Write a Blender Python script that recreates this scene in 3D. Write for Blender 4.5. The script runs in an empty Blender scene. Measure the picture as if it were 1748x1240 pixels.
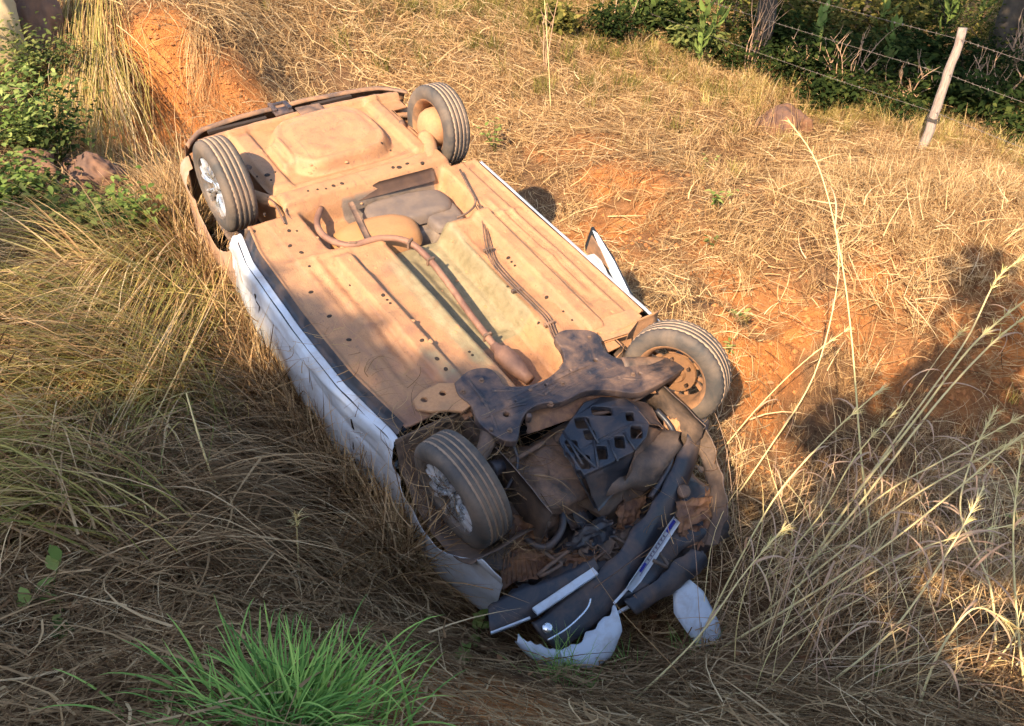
import bpy, math, random
import numpy as np
from mathutils import Vector, Matrix, noise
R = math.radians
rnd = random.Random(7)
rng = np.random.default_rng(7)
sc = bpy.context.scene

# ------------------------------------------------------------------ camera
PITCH, HCAM, FPX = R(38), 3.9, 1468.83
cam = bpy.data.objects.new('camera', bpy.data.cameras.new('camera'))
sc.collection.objects.link(cam)
cam.location = (0, 0, HCAM)
cam.rotation_euler = (R(90) - PITCH, 0, 0)
cam.data.sensor_width = 36
cam.data.lens = FPX / 1748 * 36
cam.data.clip_start = 0.05
cam.data.clip_end = 3000
sc.camera = cam
# ------------------------------------------------------------------ light
TRAVEL = Vector((0.40, 0.917, 0)).normalized()      # horizontal direction the sunlight travels
ELEV = R(41)
sun_dir = Vector((TRAVEL.x * math.cos(ELEV), TRAVEL.y * math.cos(ELEV), -math.sin(ELEV)))
sun = bpy.data.objects.new('sun', bpy.data.lights.new('sun', 'SUN'))
sc.collection.objects.link(sun)
sun.data.energy = 5.0
sun.data.angle = R(0.6)
sun.data.color = (1.0, 0.79, 0.54)
sun.rotation_euler = sun_dir.to_track_quat('-Z', 'Y').to_euler()
world = bpy.data.worlds.new('World')
sc.world = world
world.use_nodes = True
wn = world.node_tree.nodes
sky = wn.new('ShaderNodeTexSky')
sky.sky_type = 'NISHITA'
sky.sun_disc = False
sky.sun_elevation = ELEV
sky.sun_rotation = math.atan2(-TRAVEL.x, -TRAVEL.y)
world.node_tree.links.new(sky.outputs[0], wn['Background'].inputs[0])
wn['Background'].inputs[1].default_value = 0.15
sc.view_settings.view_transform = 'Standard'
sc.view_settings.look = 'None'
sc.view_settings.exposure = 1.35
sc.view_settings.gamma = 1
sc.cycles.max_bounces = 4
sc.cycles.use_adaptive_sampling = True
sc.cycles.adaptive_threshold = 0.04
sc.cycles.use_denoising = True
sc.cycles.diffuse_bounces = 2
sc.cycles.glossy_bounces = 2
sc.cycles.transmission_bounces = 2
sc.cycles.transparent_max_bounces = 4
sc.cycles.caustics_reflective = False
sc.cycles.caustics_refractive = False

# ------------------------------------------------------------------ survey: the car's frame (u right, v to its rear, w out of its floor)
RW = np.array([[0.80301, -0.5852, 0.11273], [0.59592, 0.79085, -0.13945], [-0.00755, 0.17916, 0.98379]])
TW = np.array([0.35789, 3.18405, 1.08676])
CM = np.array([0, 0, HCAM])
WM = np.array([[1, 0, 0], [0, -math.sin(PITCH), math.cos(PITCH)], [0, -math.cos(PITCH), -math.sin(PITCH)]])


def ray(x, y):
    return WM @ np.array([(x - 874) / FPX, (y - 620) / FPX, 1.0])


def onplane(x, y, z):
    d = ray(x, y)
    return CM + d * ((z - HCAM) / d[2])


def C(x, y, w=0.0):
    d = RW.T @ ray(x, y)
    c = RW.T @ (CM - TW)
    return c + d * ((w - c[2]) / d[2])


def CU(x, y, u):
    d = RW.T @ ray(x, y)
    c = RW.T @ (CM - TW)
    return c + d * ((u - c[0]) / d[0])


# ------------------------------------------------------------------ terrain height
ctl = [(-200, 1400, 1.9), (400, 1400, 1.9), (874, 1400, 1.8), (1500, 1400, 1.5), (2000, 1400, 1.4),
       (0, 1150, 1.45), (470, 1150, 1.3), (810, 1195, .95), (840, 1145, .62), (1150, 1200, .55), (1500, 1180, .8), (1748, 1150, .8),
       (0, 900, 1.3), (300, 900, 1.1), (590, 990, .62), (840, 1090, .28), (1000, 1140, .2), (1100, 1100, .15), (1190, 1060, .2), (1400, 1000, .4), (1748, 950, .5),
       (0, 650, 1.15), (250, 650, .98), (350, 640, .8), (480, 690, .52), (560, 790, .42), (640, 900, .36), (740, 990, .3), (395, 480, .72), (430, 600, .62),
       (200, 430, 1.1), (0, 430, 1.25), (300, 330, .92), (150, 330, 1.02), (0, 250, 1.35), (0, 80, 1.6),
       (300, 240, .86), (262, 190, 1.0), (255, 120, 1.3), (245, 50, 1.55), (240, -40, 1.6), (380, 200, .92), (360, 90, 1.32), (400, 0, 1.5), (130, 60, 1.5), (130, -40, 1.65), (180, 190, .98), (190, 120, 1.26), (500, 30, 1.15), (120, 0, 1.68),
       (500, 130, .85), (620, 80, .85), (800, 100, .6), (874, 0, .6), (620, 0, 1.0), (1000, 200, .25), (1100, 60, .2),
       (900, 300, .2), (1045, 300, .42), (1000, 400, .12), (1150, 460, .35), (1250, 530, .55), (1320, 550, .5), (1290, 640, .0), (1350, 720, -.12), (1280, 850, .0),
       (1500, 660, -.05), (1700, 640, -.05), (1400, 450, .58), (1300, 450, .48), (1400, 570, .3), (1600, 430, .66), (1600, 520, .4), (1748, 430, .62), (1748, 520, .42), (1300, 300, .2), (1500, 270, .2), (1748, 280, .15),
       (1300, 100, .1), (1700, 120, 0), (1550, 850, .15)]
P3 = [tuple(onplane(x, y, z)) for x, y, z in ctl]
P3 += [(0.5, 3.4, -.05), (-.3, 4.2, .05), (-1.0, 5.2, .3), (8, 18, 0), (0, 18, .2), (-8, 18, 1.2), (-8, 8, 1.7), (9, 9, .1), (8, 3, .6), (-6, 1, 2.2), (0, -3, 2.35), (6, -3, 2.3), (-6, -3, 2.35), (0, 0, 2.2), (14, 14, 0)]
P3 = np.array(P3)


def tps(r2):
    return np.where(r2 < 1e-9, 0, r2 * np.log(np.maximum(r2, 1e-9)))


_n = len(P3)
_A = np.zeros((_n + 3, _n + 3))
_A[:_n, :_n] = tps(((P3[:, None, :2] - P3[None, :, :2]) ** 2).sum(-1)) + np.eye(_n) * .02
_A[:_n, _n] = 1
_A[:_n, _n + 1:] = P3[:, :2]
_A[_n:, :_n] = _A[:_n, _n:].T
_W = np.linalg.solve(_A, np.concatenate([P3[:, 2], [0, 0, 0]]))


def hash_noise(x, y, s, seed=0):
    # cheap smooth value noise, vectorised
    x = x / s + 100 + seed * 17.3
    y = y / s + 100 + seed * 9.1
    xi, yi = np.floor(x), np.floor(y)
    fx, fy = x - xi, y - yi
    fx, fy = fx * fx * (3 - 2 * fx), fy * fy * (3 - 2 * fy)

    def h(a, b):
        v = np.sin(a * 127.1 + b * 311.7 + seed * 74.7) * 43758.5453
        return v - np.floor(v)
    return (h(xi, yi) * (1 - fx) + h(xi + 1, yi) * fx) * (1 - fy) + (h(xi, yi + 1) * (1 - fx) + h(xi + 1, yi + 1) * fx) * fy - .5


def height(x, y, fine=True):
    x = np.asarray(x, float)
    y = np.asarray(y, float)
    sh = x.shape
    xf, yf = x.ravel(), y.ravel()
    xc, yc = np.clip(xf, -9, 14), np.clip(yf, -4, 18)
    z = _W[_n] + _W[_n + 1] * xc + _W[_n + 2] * yc
    for i in range(_n):
        z += _W[i] * tps((xc - P3[i, 0]) ** 2 + (yc - P3[i, 1]) ** 2)
    z += (.10 + .16 * np.exp(-((xf - 2.6) / 1.3) ** 2 - ((yf - 4.6) / 1.2) ** 2)) * hash_noise(xf, yf, .6, 1) + .085 * hash_noise(xf, yf, .3, 2)
    if fine:
        z += .025 * hash_noise(xf, yf, .11, 3) + .012 * hash_noise(xf, yf, .05, 4)
    return z.reshape(sh)


def hz(x, y):
    return float(height(np.array([x]), np.array([y]), False)[0])


def G(x, y, off=0.0):
    """the spot on the ground that the photograph shows at this pixel"""
    d = ray(x, y)
    t = np.arange(2.2, 22, .03)
    px, py, pz = d[0] * t, d[1] * t, HCAM + d[2] * t
    z = height(px, py, False)
    k = np.argmax(pz < z)
    return Vector((px[k], py[k], z[k] + off))


# ------------------------------------------------------------------ mesh helpers
def col(name):
    return sc.collection


def tag(o, label=None, cat=None, group=None, kind=None):
    if label: o['label'] = label
    if cat: o['category'] = cat
    if group: o['group'] = group
    if kind: o['kind'] = kind
    return o


def mk(name, V, F, mat=None, parent=None, smooth=True, loc=None, mats=None):
    me = bpy.data.meshes.new(name)
    me.from_pydata([tuple(v) for v in V], [], [tuple(f) for f in F])
    me.update()
    if smooth:
        me.polygons.foreach_set('use_smooth', [True] * len(me.polygons))
    if mat: me.materials.append(mat)
    o = bpy.data.objects.new(name, me)
    sc.collection.objects.link(o)
    if parent: o.parent = parent
    if loc is not None: o.location = loc
    return o


def empty(name, loc=(0, 0, 0), mat=None):
    o = bpy.data.objects.new(name, None)
    o.empty_display_size = .2
    sc.collection.objects.link(o)
    if mat is not None:
        o.matrix_world = mat
    else:
        o.location = loc
    return o


def tube_vf(pts, rad, seg=8, cap=True, V=None, F=None):
    V = [] if V is None else V
    F = [] if F is None else F
    pts = [Vector(p) for p in pts]
    n = len(pts)
    rr = rad if hasattr(rad, '__len__') else [rad] * n
    b0 = len(V)
    up = Vector((0, 0, 1))
    prev = None
    for i, p in enumerate(pts):
        t = (pts[min(i + 1, n - 1)] - pts[max(i - 1, 0)])
        if t.length < 1e-9: t = Vector((0, 0, 1))
        t.normalize()
        if prev is None:
            a = t.cross(up)
            if a.length < .1: a = t.cross(Vector((1, 0, 0)))
        else:
            a = prev - t * prev.dot(t)
            if a.length < 1e-4: a = t.cross(up)
        a.normalize()
        prev = a
        b = t.cross(a)
        for k in range(seg):
            an = 2 * math.pi * k / seg
            V.append(p + (a * math.cos(an) + b * math.sin(an)) * rr[i])
    for i in range(n - 1):
        for k in range(seg):
            k2 = (k + 1) % seg
            F.append((b0 + i * seg + k, b0 + i * seg + k2, b0 + (i + 1) * seg + k2, b0 + (i + 1) * seg + k))
    if cap:
        F.append(tuple(b0 + k for k in range(seg))[::-1])
        F.append(tuple(b0 + (n - 1) * seg + k for k in range(seg)))
    return V, F


def smooth_path(pts, n=4):
    pts = [Vector(p) for p in pts]
    out = []
    for i in range(len(pts) - 1):
        p0, p1, p2, p3 = pts[max(i - 1, 0)], pts[i], pts[i + 1], pts[min(i + 2, len(pts) - 1)]
        for k in range(n):
            t = k / n
            out.append(.5 * ((2 * p1) + (p2 - p0) * t + (2 * p0 - 5 * p1 + 4 * p2 - p3) * t * t + (3 * p1 - p0 - 3 * p2 + p3) * t ** 3))
    out.append(pts[-1])
    return out


def tube(name, pts, rad, mat, parent=None, seg=8, n=4):
    p = smooth_path(pts, n) if n > 1 else pts
    if hasattr(rad, '__len__') and len(rad) != len(p):
        rad = list(np.interp(np.linspace(0, 1, len(p)), np.linspace(0, 1, len(rad)), rad))
    V, F = tube_vf(p, rad, seg)
    return mk(name, V, F, mat, parent)


def lathe_vf(prof, seg=48, a0=0, a1=2 * math.pi):
    """profile (x along axis, r) turned around X"""
    V, F = [], []
    full = abs(a1 - a0 - 2 * math.pi) < 1e-6
    m = seg if full else seg + 1
    for k in range(m):
        an = a0 + (a1 - a0) * k / seg
        for x, r in prof:
            V.append((x, r * math.cos(an), r * math.sin(an)))
    p = len(prof)
    for k in range(seg):
        k2 = (k + 1) % m
        for j in range(p - 1):
            F.append((k * p + j, k * p + j + 1, k2 * p + j + 1, k2 * p + j))
    return V, F


def box_vf(cx, cy, cz, sx, sy, sz, V=None, F=None, M=None):
    V = [] if V is None else V
    F = [] if F is None else F
    b = len(V)
    for dx in (-.5, .5):
        for dy in (-.5, .5):
            for dz in (-.5, .5):
                p = Vector((dx * sx, dy * sy, dz * sz))
                if M: p = M @ p
                V.append(p + Vector((cx, cy, cz)))
    for f in ((0, 1, 3, 2), (4, 6, 7, 5), (0, 4, 5, 1), (2, 3, 7, 6), (0, 2, 6, 4), (1, 5, 7, 3)):
        F.append(tuple(b + i for i in f))
    return V, F


def bevel(o, w=.004, seg=2):
    m = o.modifiers.new('bevel', 'BEVEL')
    m.width = w
    m.segments = seg
    m.limit_method = 'ANGLE'
    m.angle_limit = R(40)
    return o


def plate(name, outline, thick, mat, parent=None, holes=(), bev=.004, zfun=None, smooth=False):
    """extruded plate with real holes; outline in the plane z = mean z, thickness downward"""
    cu = bpy.data.curves.new(name, 'CURVE')
    cu.dimensions = '2D'
    cu.fill_mode = 'BOTH'
    z0 = float(np.mean([p[2] for p in outline]))
    for lp in [outline] + list(holes):
        s = cu.splines.new('POLY')
        s.points.add(len(lp) - 1)
        for i, p in enumerate(lp):
            s.points[i].co = (p[0], p[1], 0, 1)
        s.use_cyclic_u = True
    cu.extrude = thick / 2
    cu.bevel_depth = bev
    cu.bevel_resolution = 1
    tmp = bpy.data.objects.new('tmp', cu)
    me = bpy.data.meshes.new_from_object(tmp)
    me.name = name
    bpy.data.objects.remove(tmp)
    for v in me.vertices:
        v.co.z += z0 - thick / 2
        if zfun: v.co.z += zfun(v.co.x, v.co.y)
    me.materials.clear()
    me.materials.append(mat)
    o = bpy.data.objects.new(name, me)
    sc.collection.objects.link(o)
    if parent: o.parent = parent
    return o


def sheet(name, c4, mat, parent=None, nu=14, nv=14, amp=.02, fs=.12, thick=.004, seed=0, jag=.25, bulge=0.0):
    """a bent, crumpled panel between four corners, with thickness"""
    c = [Vector(p) for p in c4]
    nrm = (c[1] - c[0]).cross(c[3] - c[0]).normalized()
    V = []
    off = Vector((seed * 3.7, seed * 1.3, seed * .7))
    for i in range(nu + 1):
        for j in range(nv + 1):
            s, t = i / nu, j / nv
            edge = jag * .08
            s2 = s + (edge * noise.noise(Vector((t * 6, seed, 0))) if i in (0, nu) else 0)
            t2 = t + (edge * noise.noise(Vector((s * 6, seed + 9, 0))) if j in (0, nv) else 0)
            p = (c[0] * (1 - s2) + c[1] * s2) * (1 - t2) + (c[3] * (1 - s2) + c[2] * s2) * t2
            q = (p + off) / fs
            d = noise.noise(q) + .5 * abs(noise.noise(q * 2.1)) * 2 - .5
            V.append(p + nrm * (amp * d + bulge * 4 * s * (1 - s)))
    m = (nu + 1) * (nv + 1)
    V += [v - nrm * thick for v in V]
    F = []
    for i in range(nu):
        for j in range(nv):
            a = i * (nv + 1) + j
            F.append((a, a + nv + 1, a + nv + 2, a + 1))
            F.append((m + a, m + a + 1, m + a + nv + 2, m + a + nv + 1))
    for i in range(nu):
        for j in (0, nv):
            a = i * (nv + 1) + j
            b = a + nv + 1
            F.append((a, m + a, m + b, b) if j == nv else (a, b, m + b, m + a))
    for j in range(nv):
        for i in (0, nu):
            a = i * (nv + 1) + j
            b = a + 1
            F.append((a, b, m + b, m + a) if i == nu else (a, m + a, m + b, b))
    return mk(name, V, F, mat, parent)


def blade(V, F, pts, w, side, taper=True):
    """ribbon along pts, width w, lying in direction side"""
    b = len(V)
    n = len(pts)
    for i, p in enumerate(pts):
        t = i / (n - 1)
        k = (1 - t) ** .6 if taper else 1
        k = max(k, .08)
        V.append(p - side * (w * k / 2))
        V.append(p + side * (w * k / 2))
    for i in range(n - 1):
        F.append((b + 2 * i, b + 2 * i + 1, b + 2 * i + 3, b + 2 * i + 2))


# ------------------------------------------------------------------ materials
def newmat(name):
    m = bpy.data.materials.new(name)
    m.use_nodes = True
    nt = m.node_tree
    return m, nt, nt.nodes['Principled BSDF']


def L(nt, a, b):
    nt.links.new(a, b)


def nz(nt, scale, detail=4, rough=.6, vec=None, dist=0):
    n = nt.nodes.new('ShaderNodeTexNoise')
    n.inputs['Scale'].default_value = scale
    n.inputs['Detail'].default_value = detail
    n.inputs['Roughness'].default_value = rough
    n.inputs['Distortion'].default_value = dist
    if vec is None:
        tc = nt.nodes.new('ShaderNodeTexCoord')
        vec = tc.outputs['Object']
    L(nt, vec, n.inputs['Vector'])
    return n.outputs['Fac']


def ramp(nt, fac, stops):
    r = nt.nodes.new('ShaderNodeValToRGB')
    el = r.color_ramp.elements
    while len(el) < len(stops): el.new(.5)
    for e, (p, c) in zip(el, stops):
        e.position = p
        e.color = (*c, 1) if len(c) == 3 else c
    L(nt, fac, r.inputs[0])
    return r.outputs[0]


def mix(nt, fac, a, b, mode='MIX'):
    n = nt.nodes.new('ShaderNodeMix')
    n.data_type = 'RGBA'
    n.blend_type = mode
    if hasattr(fac, 'node'): L(nt, fac, n.inputs[0])
    else: n.inputs[0].default_value = fac
    for s, v in ((n.inputs[6], a), (n.inputs[7], b)):
        if hasattr(v, 'node'): L(nt, v, s)
        else: s.default_value = (*v, 1)
    return n.outputs[2]


def bump(nt, b, h, strength, dist=.01):
    n = nt.nodes.new('ShaderNodeBump')
    n.inputs['Strength'].default_value = strength
    n.inputs['Distance'].default_value = dist
    L(nt, h, n.inputs['Height'])
    L(nt, n.outputs[0], b.inputs['Normal'])


def dusty(name, base, dust, cover=.5, rough=.6, metal=0.0, scale=6, bs=.3, coat=0, fine=90, streak=None):
    """a surface with its own colour under patchy laterite dust"""
    m, nt, b = newmat(name)
    n1 = nz(nt, scale, 6, .65, dist=.4)
    f = ramp(nt, n1, [(max(0, .5 - cover * .5 - .12), (1, 1, 1)), (min(1, .5 - cover * .5 + .22 + .2), (0, 0, 0))]) if False else ramp(nt, n1, [(max(.0, .64 - cover * .55), (0, 0, 0)), (min(1, 1.02 - cover * .5), (1, 1, 1))])
    n2 = nz(nt, fine, 3, .7)
    dcol = mix(nt, n2, tuple(x * .72 for x in dust), tuple(min(1, x * 1.25) for x in dust))
    c = mix(nt, f, base, dcol)
    L(nt, c, b.inputs['Base Color'])
    rr = nt.nodes.new('ShaderNodeMapRange')
    L(nt, f, rr.inputs[0])
    rr.inputs[3].default_value = rough
    rr.inputs[4].default_value = .92
    L(nt, rr.outputs[0], b.inputs['Roughness'])
    if metal:
        mr = nt.nodes.new('ShaderNodeMapRange')
        L(nt, f, mr.inputs[0])
        mr.inputs[3].default_value = metal
        mr.inputs[4].default_value = 0
        L(nt, mr.outputs[0], b.inputs['Metallic'])
    if coat:
        b.inputs['Coat Weight'].default_value = coat
        b.inputs['Coat Roughness'].default_value = .15
    bump(nt, b, n2, bs, .003)
    return m


DUST = (.41, .21, .10)
DUST2 = (.27, .15, .09)
M = {}
M['paint'] = dusty('white_paint', (.50, .54, .60), (.34, .27, .21), .34, .34, 0, 5, .05, .5, 60)
M['dusty_paint'] = dusty('dusty_paint', (.34, .27, .22), (.34, .19, .11), .85, .7, 0, 6, .3, 0, 60)
M['trim_white'] = dusty('white_trim', (.52, .57, .64), (.3, .24, .19), .26, .35, 0, 9, .05, .3, 60)
M['black_plastic'] = dusty('black_plastic', (.022, .025, .034), (.16, .10, .07), .34, .38, 0, 7, .2, .0, 60)
M['black_metal'] = dusty('dark_steel', (.032, .030, .037), (.24, .14, .09), .42, .42, .2, 8, .9, 0, 50)
M['grimy_metal'] = dusty('grimy_steel', (.06, .048, .042), DUST2, .62, .55, .3, 12, .6, 0, 70)
M['dusty_metal'] = dusty('dusty_steel', (.20, .12, .08), DUST, 1.0, .7, 0, 8, .5, 0, 70)
M['pipe'] = dusty('rusty_pipe', (.17, .085, .06), (.33, .18, .11), .5, .55, .2, 6, .4, 0, 60)
M['groove'] = dusty('dust_in_grooves', (.20, .15, .11), (.36, .25, .17), .8, .9, 0, 20, .3, 0, 60)
M['rubber'] = dusty('tyre_rubber', (.05, .045, .042), (.19, .135, .095), .5, .75, 0, 5, .4, 0, 60)
M['alloy'] = dusty('alloy', (.62, .64, .68), (.35, .24, .17), .38, .25, .85, 14, .1, 0, 40)
M['rim_inner'] = dusty('rim_inner', (.10, .09, .085), (.22, .15, .10), .5, .5, .4, 12, .3, 0, 60)
M['rim_dusty'] = dusty('rim_dusty', (.10, .06, .04), (.40, .20, .09), .7, .7, 0, 12, .4, 0, 60)
M['gap_shade'] = dusty('painted_gap_shade', (.055, .03, .022), (.10, .055, .035), .5, .8, 0, 12, .3, 0, 40)  # shade colour for the strip below the rear crossmember
M['rust_panel'] = dusty('rust_panel', (.10, .05, .035), (.34, .17, .08), .55, .7, 0, 14, .6, 0, 40)
M['brown_panel'] = dusty('brown_panel', (.06, .045, .038), (.20, .13, .09), .55, .6, 0, 12, .5, 0, 40)
M['tank'] = dusty('tank', (.38, .185, .07), (.36, .18, .08), .6, .36, 0, 4, .1, 0, 60)
M['heat_shield'] = dusty('heat_shield', (.13, .10, .085), (.20, .14, .10), .5, .6, .1, 10, .4, 0, 50)
M['hole'], _nt, _b = newmat('drain_hole')
_b.inputs['Base Color'].default_value = (.03, .018, .012, 1)
_b.inputs['Roughness'].default_value = .9
M['glass'], _nt, _b = newmat('dark_glass')
_b.inputs['Base Color'].default_value = (.02, .022, .025, 1)
_b.inputs['Roughness'].default_value = .1
M['chrome'], _nt, _b = newmat('chrome')
_b.inputs['Base Color'].default_value = (.75, .77, .8, 1)
_b.inputs['Metallic'].default_value = .9
_b.inputs['Roughness'].default_value = .2
M['blue_print'], _nt, _b = newmat('blue_print')
_b.inputs['Base Color'].default_value = (.02, .03, .32, 1)
M['grey_print'], _nt, _b = newmat('grey_print')
_b.inputs['Base Color'].default_value = (.16, .15, .22, 1)


def floor_material():
    m, nt, b = newmat('dusty_floor_pan')
    at = nt.nodes.new('ShaderNodeVertexColor')
    at.layer_name = 'tone'
    tc = nt.nodes.new('ShaderNodeTexCoord').outputs['Object']
    n1 = nz(nt, 2.2, 6, .6, tc, .6)
    n2 = nz(nt, 14, 5, .65, tc, .3)
    n3 = nz(nt, 110, 3, .7, tc)
    dust = ramp(nt, n1, [(.30, (.26, .13, .07)), (.5, (.39, .20, .095)), (.72, (.46, .25, .125))])
    dust = mix(nt, .5, dust, ramp(nt, n2, [(.25, (.17, .085, .05)), (.5, (.38, .19, .085)), (.75, (.46, .25, .12))]))
    olive = ramp(nt, n2, [(.3, (.17, .135, .07)), (.7, (.29, .225, .125))])
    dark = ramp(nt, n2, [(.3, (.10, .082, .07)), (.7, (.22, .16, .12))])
    # scraped streaks along the car and small spatters
    mp = nt.nodes.new('ShaderNodeMapping')
    mp.inputs['Scale'].default_value = (9, .9, 4)
    L(nt, tc, mp.inputs[0])
    st = nz(nt, 5, 6, .75, mp.outputs[0], .6)
    dust = mix(nt, ramp(nt, st, [(.56, (0, 0, 0)), (.72, (.6, .6, .6))]), dust, (.17, .10, .07))
    n4 = nz(nt, 45, 4, .7, tc)
    dust = mix(nt, ramp(nt, n4, [(.60, (0, 0, 0)), (.70, (.75, .75, .75))]), dust, (.16, .085, .055))
    dust = mix(nt, ramp(nt, nz(nt, 5, 5, .6, tc, .8), [(.60, (0, 0, 0)), (.74, (.5, .5, .5))]), dust, (.24, .17, .12))
    sp = nt.nodes.new('ShaderNodeSeparateColor')
    L(nt, at.outputs[0], sp.inputs[0])

    def soft(ch):
        a = nt.nodes.new('ShaderNodeMath')
        a.operation = 'MULTIPLY_ADD'
        L(nt, n2, a.inputs[0])
        a.inputs[1].default_value = .9
        a.inputs[2].default_value = -.45
        s = nt.nodes.new('ShaderNodeMath')
        s.operation = 'ADD'
        s.use_clamp = True
        L(nt, a.outputs[0], s.inputs[0])
        L(nt, sp.outputs[ch], s.inputs[1])
        r = nt.nodes.new('ShaderNodeMapRange')
        L(nt, s.outputs[0], r.inputs[0])
        r.inputs[1].default_value = .3
        r.inputs[2].default_value = .75
        return r.outputs[0]
    c = mix(nt, soft(0), dust, olive)
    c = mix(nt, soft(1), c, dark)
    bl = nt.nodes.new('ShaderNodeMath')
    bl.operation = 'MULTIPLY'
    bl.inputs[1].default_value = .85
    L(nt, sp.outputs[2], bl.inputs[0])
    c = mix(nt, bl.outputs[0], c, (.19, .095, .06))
    L(nt, c, b.inputs['Base Color'])
    L(nt, ramp(nt, n2, [(.3, (.48, .48, .48)), (.7, (.75, .75, .75))]), b.inputs['Roughness'])
    hh = nt.nodes.new('ShaderNodeMath')
    hh.operation = 'ADD'
    L(nt, n3, hh.inputs[0])
    L(nt, n2, hh.inputs[1])
    bump(nt, b, hh.outputs[0], .5, .006)
    return m


M['floor'] = floor_material()


def soil_material():
    m, nt, b = newmat('laterite_soil')
    tc = nt.nodes.new('ShaderNodeTexCoord').outputs['Object']
    n1 = nz(nt, 1.3, 6, .6, tc, .3)
    n2 = nz(nt, 11, 8, .7, tc, .2)
    n3 = nz(nt, 60, 5, .7, tc)
    c = ramp(nt, n2, [(.28, (.26, .09, .03)), (.5, (.50, .19, .055)), (.75, (.64, .28, .09))])
    at = nt.nodes.new('ShaderNodeVertexColor')
    at.layer_name = 'tone'
    sp = nt.nodes.new('ShaderNodeSeparateColor')
    L(nt, at.outputs[0], sp.inputs[0])
    humus = ramp(nt, n2, [(.3, (.045, .03, .018)), (.7, (.16, .095, .05))])
    mid = mix(nt, n1, humus, ramp(nt, n2, [(.3, (.16, .075, .035)), (.7, (.36, .20, .10))]))
    c = mix(nt, sp.outputs[0], mid, c)
    L(nt, c, b.inputs['Base Color'])
    b.inputs['Roughness'].default_value = .95
    b.inputs['Specular IOR Level'].default_value = .15
    h = nt.nodes.new('ShaderNodeMath')
    h.operation = 'ADD'
    L(nt, n2, h.inputs[0])
    L(nt, n3, h.inputs[1])
    bump(nt, b, h.outputs[0], .9, .03)
    return m


def blade_material(name, stops, trans=.35, wide=None):
    """thin plant matter; colour varies from blade to blade"""
    m = bpy.data.materials.new(name)
    m.use_nodes = True
    nt = m.node_tree
    nt.nodes.clear()
    out = nt.nodes.new('ShaderNodeOutputMaterial')
    gi = nt.nodes.new('ShaderNodeNewGeometry')
    oi = nt.nodes.new('ShaderNodeObjectInfo')
    ad = nt.nodes.new('ShaderNodeMath')
    ad.operation = 'MULTIPLY_ADD'
    L(nt, gi.outputs['Random Per Island'], ad.inputs[0])
    ad.inputs[1].default_value = .7
    mu = nt.nodes.new('ShaderNodeMath')
    mu.operation = 'MULTIPLY'
    mu.inputs[1].default_value = .3
    L(nt, oi.outputs['Random'], mu.inputs[0])
    L(nt, mu.outputs[0], ad.inputs[2])
    c = ramp(nt, ad.outputs[0], stops)
    d = nt.nodes.new('ShaderNodeBsdfDiffuse')
    t = nt.nodes.new('ShaderNodeBsdfTranslucent')
    L(nt, c, d.inputs['Color'])
    L(nt, c, t.inputs['Color'])
    mx = nt.nodes.new('ShaderNodeMixShader')
    mx.inputs[0].default_value = trans
    L(nt, d.outputs[0], mx.inputs[1])
    L(nt, t.outputs[0], mx.inputs[2])
    L(nt, mx.outputs[0], out.inputs['Surface'])
    return m


M['soil'] = soil_material()
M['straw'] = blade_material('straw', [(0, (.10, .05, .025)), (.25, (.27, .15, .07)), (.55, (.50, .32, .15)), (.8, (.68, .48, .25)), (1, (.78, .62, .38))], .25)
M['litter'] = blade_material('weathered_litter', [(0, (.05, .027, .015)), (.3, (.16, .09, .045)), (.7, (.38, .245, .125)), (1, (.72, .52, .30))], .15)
M['olive_grass'] = blade_material('half_green_grass', [(0, (.10, .10, .03)), (.3, (.24, .22, .06)), (.65, (.52, .40, .13)), (1, (.78, .60, .28))], .3)
M['green_blade'] = blade_material('green_blade', [(0, (.08, .17, .05)), (.4, (.22, .40, .10)), (.8, (.42, .60, .16)), (1, (.62, .56, .26))], .45)
M['leaf'] = blade_material('leaf', [(0, (.03, .045, .015)), (.5, (.085, .11, .035)), (1, (.24, .25, .08))], .35)
M['leaf_bright'] = blade_material('bright_leaf', [(0, (.08, .14, .03)), (.5, (.20, .27, .07)), (1, (.38, .42, .14))], .4)
M['leaf_dark'] = blade_material('dark_leaf', [(0, (.012, .020, .008)), (.6, (.035, .055, .016)), (1, (.12, .13, .035))], .3)  # dark tones put the shade of the understory into the leaf colour
M['leaf_yellow'] = blade_material('yellowing_leaf', [(0, (.05, .06, .015)), (.5, (.16, .15, .04)), (1, (.38, .30, .09))], .35)
M['dead_leaf'] = blade_material('dead_leaf', [(0, (.16, .07, .035)), (.6, (.34, .17, .08)), (1, (.5, .3, .16))], .15)
M['culm'] = blade_material('culm', [(0, (.60, .46, .19)), (.5, (.80, .64, .32)), (1, (.62, .56, .20))], .1)
M['curl'] = blade_material('curled_leaf', [(0, (.40, .24, .15)), (1, (.62, .42, .27))], .2)
M['rock'] = dusty('iron_rock', (.11, .065, .05), (.30, .15, .08), .5, .85, 0, 5, 1.0, 0, 30)
M['pale_rock'] = dusty('pale_rock', (.40, .30, .17), (.50, .36, .18), .5, .85, 0, 5, 1.0, 0, 30)
M['mound'] = dusty('mound_earth', (.10, .055, .042), (.33, .15, .06), .45, .9, 0, 4, 1.0, 0, 30)
M['clod'] = dusty('clod', (.36, .14, .045), (.50, .20, .06), .5, .9, 0, 30, .5, 0, 60)
M['bark'] = dusty('bark', (.05, .04, .032), (.12, .09, .06), .5, .9, 0, 10, 1.0, 0, 40)
M['wire'] = dusty('galvanised_wire', (.20, .17, .15), (.2, .15, .11), .4, .5, .4, 20)


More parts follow.
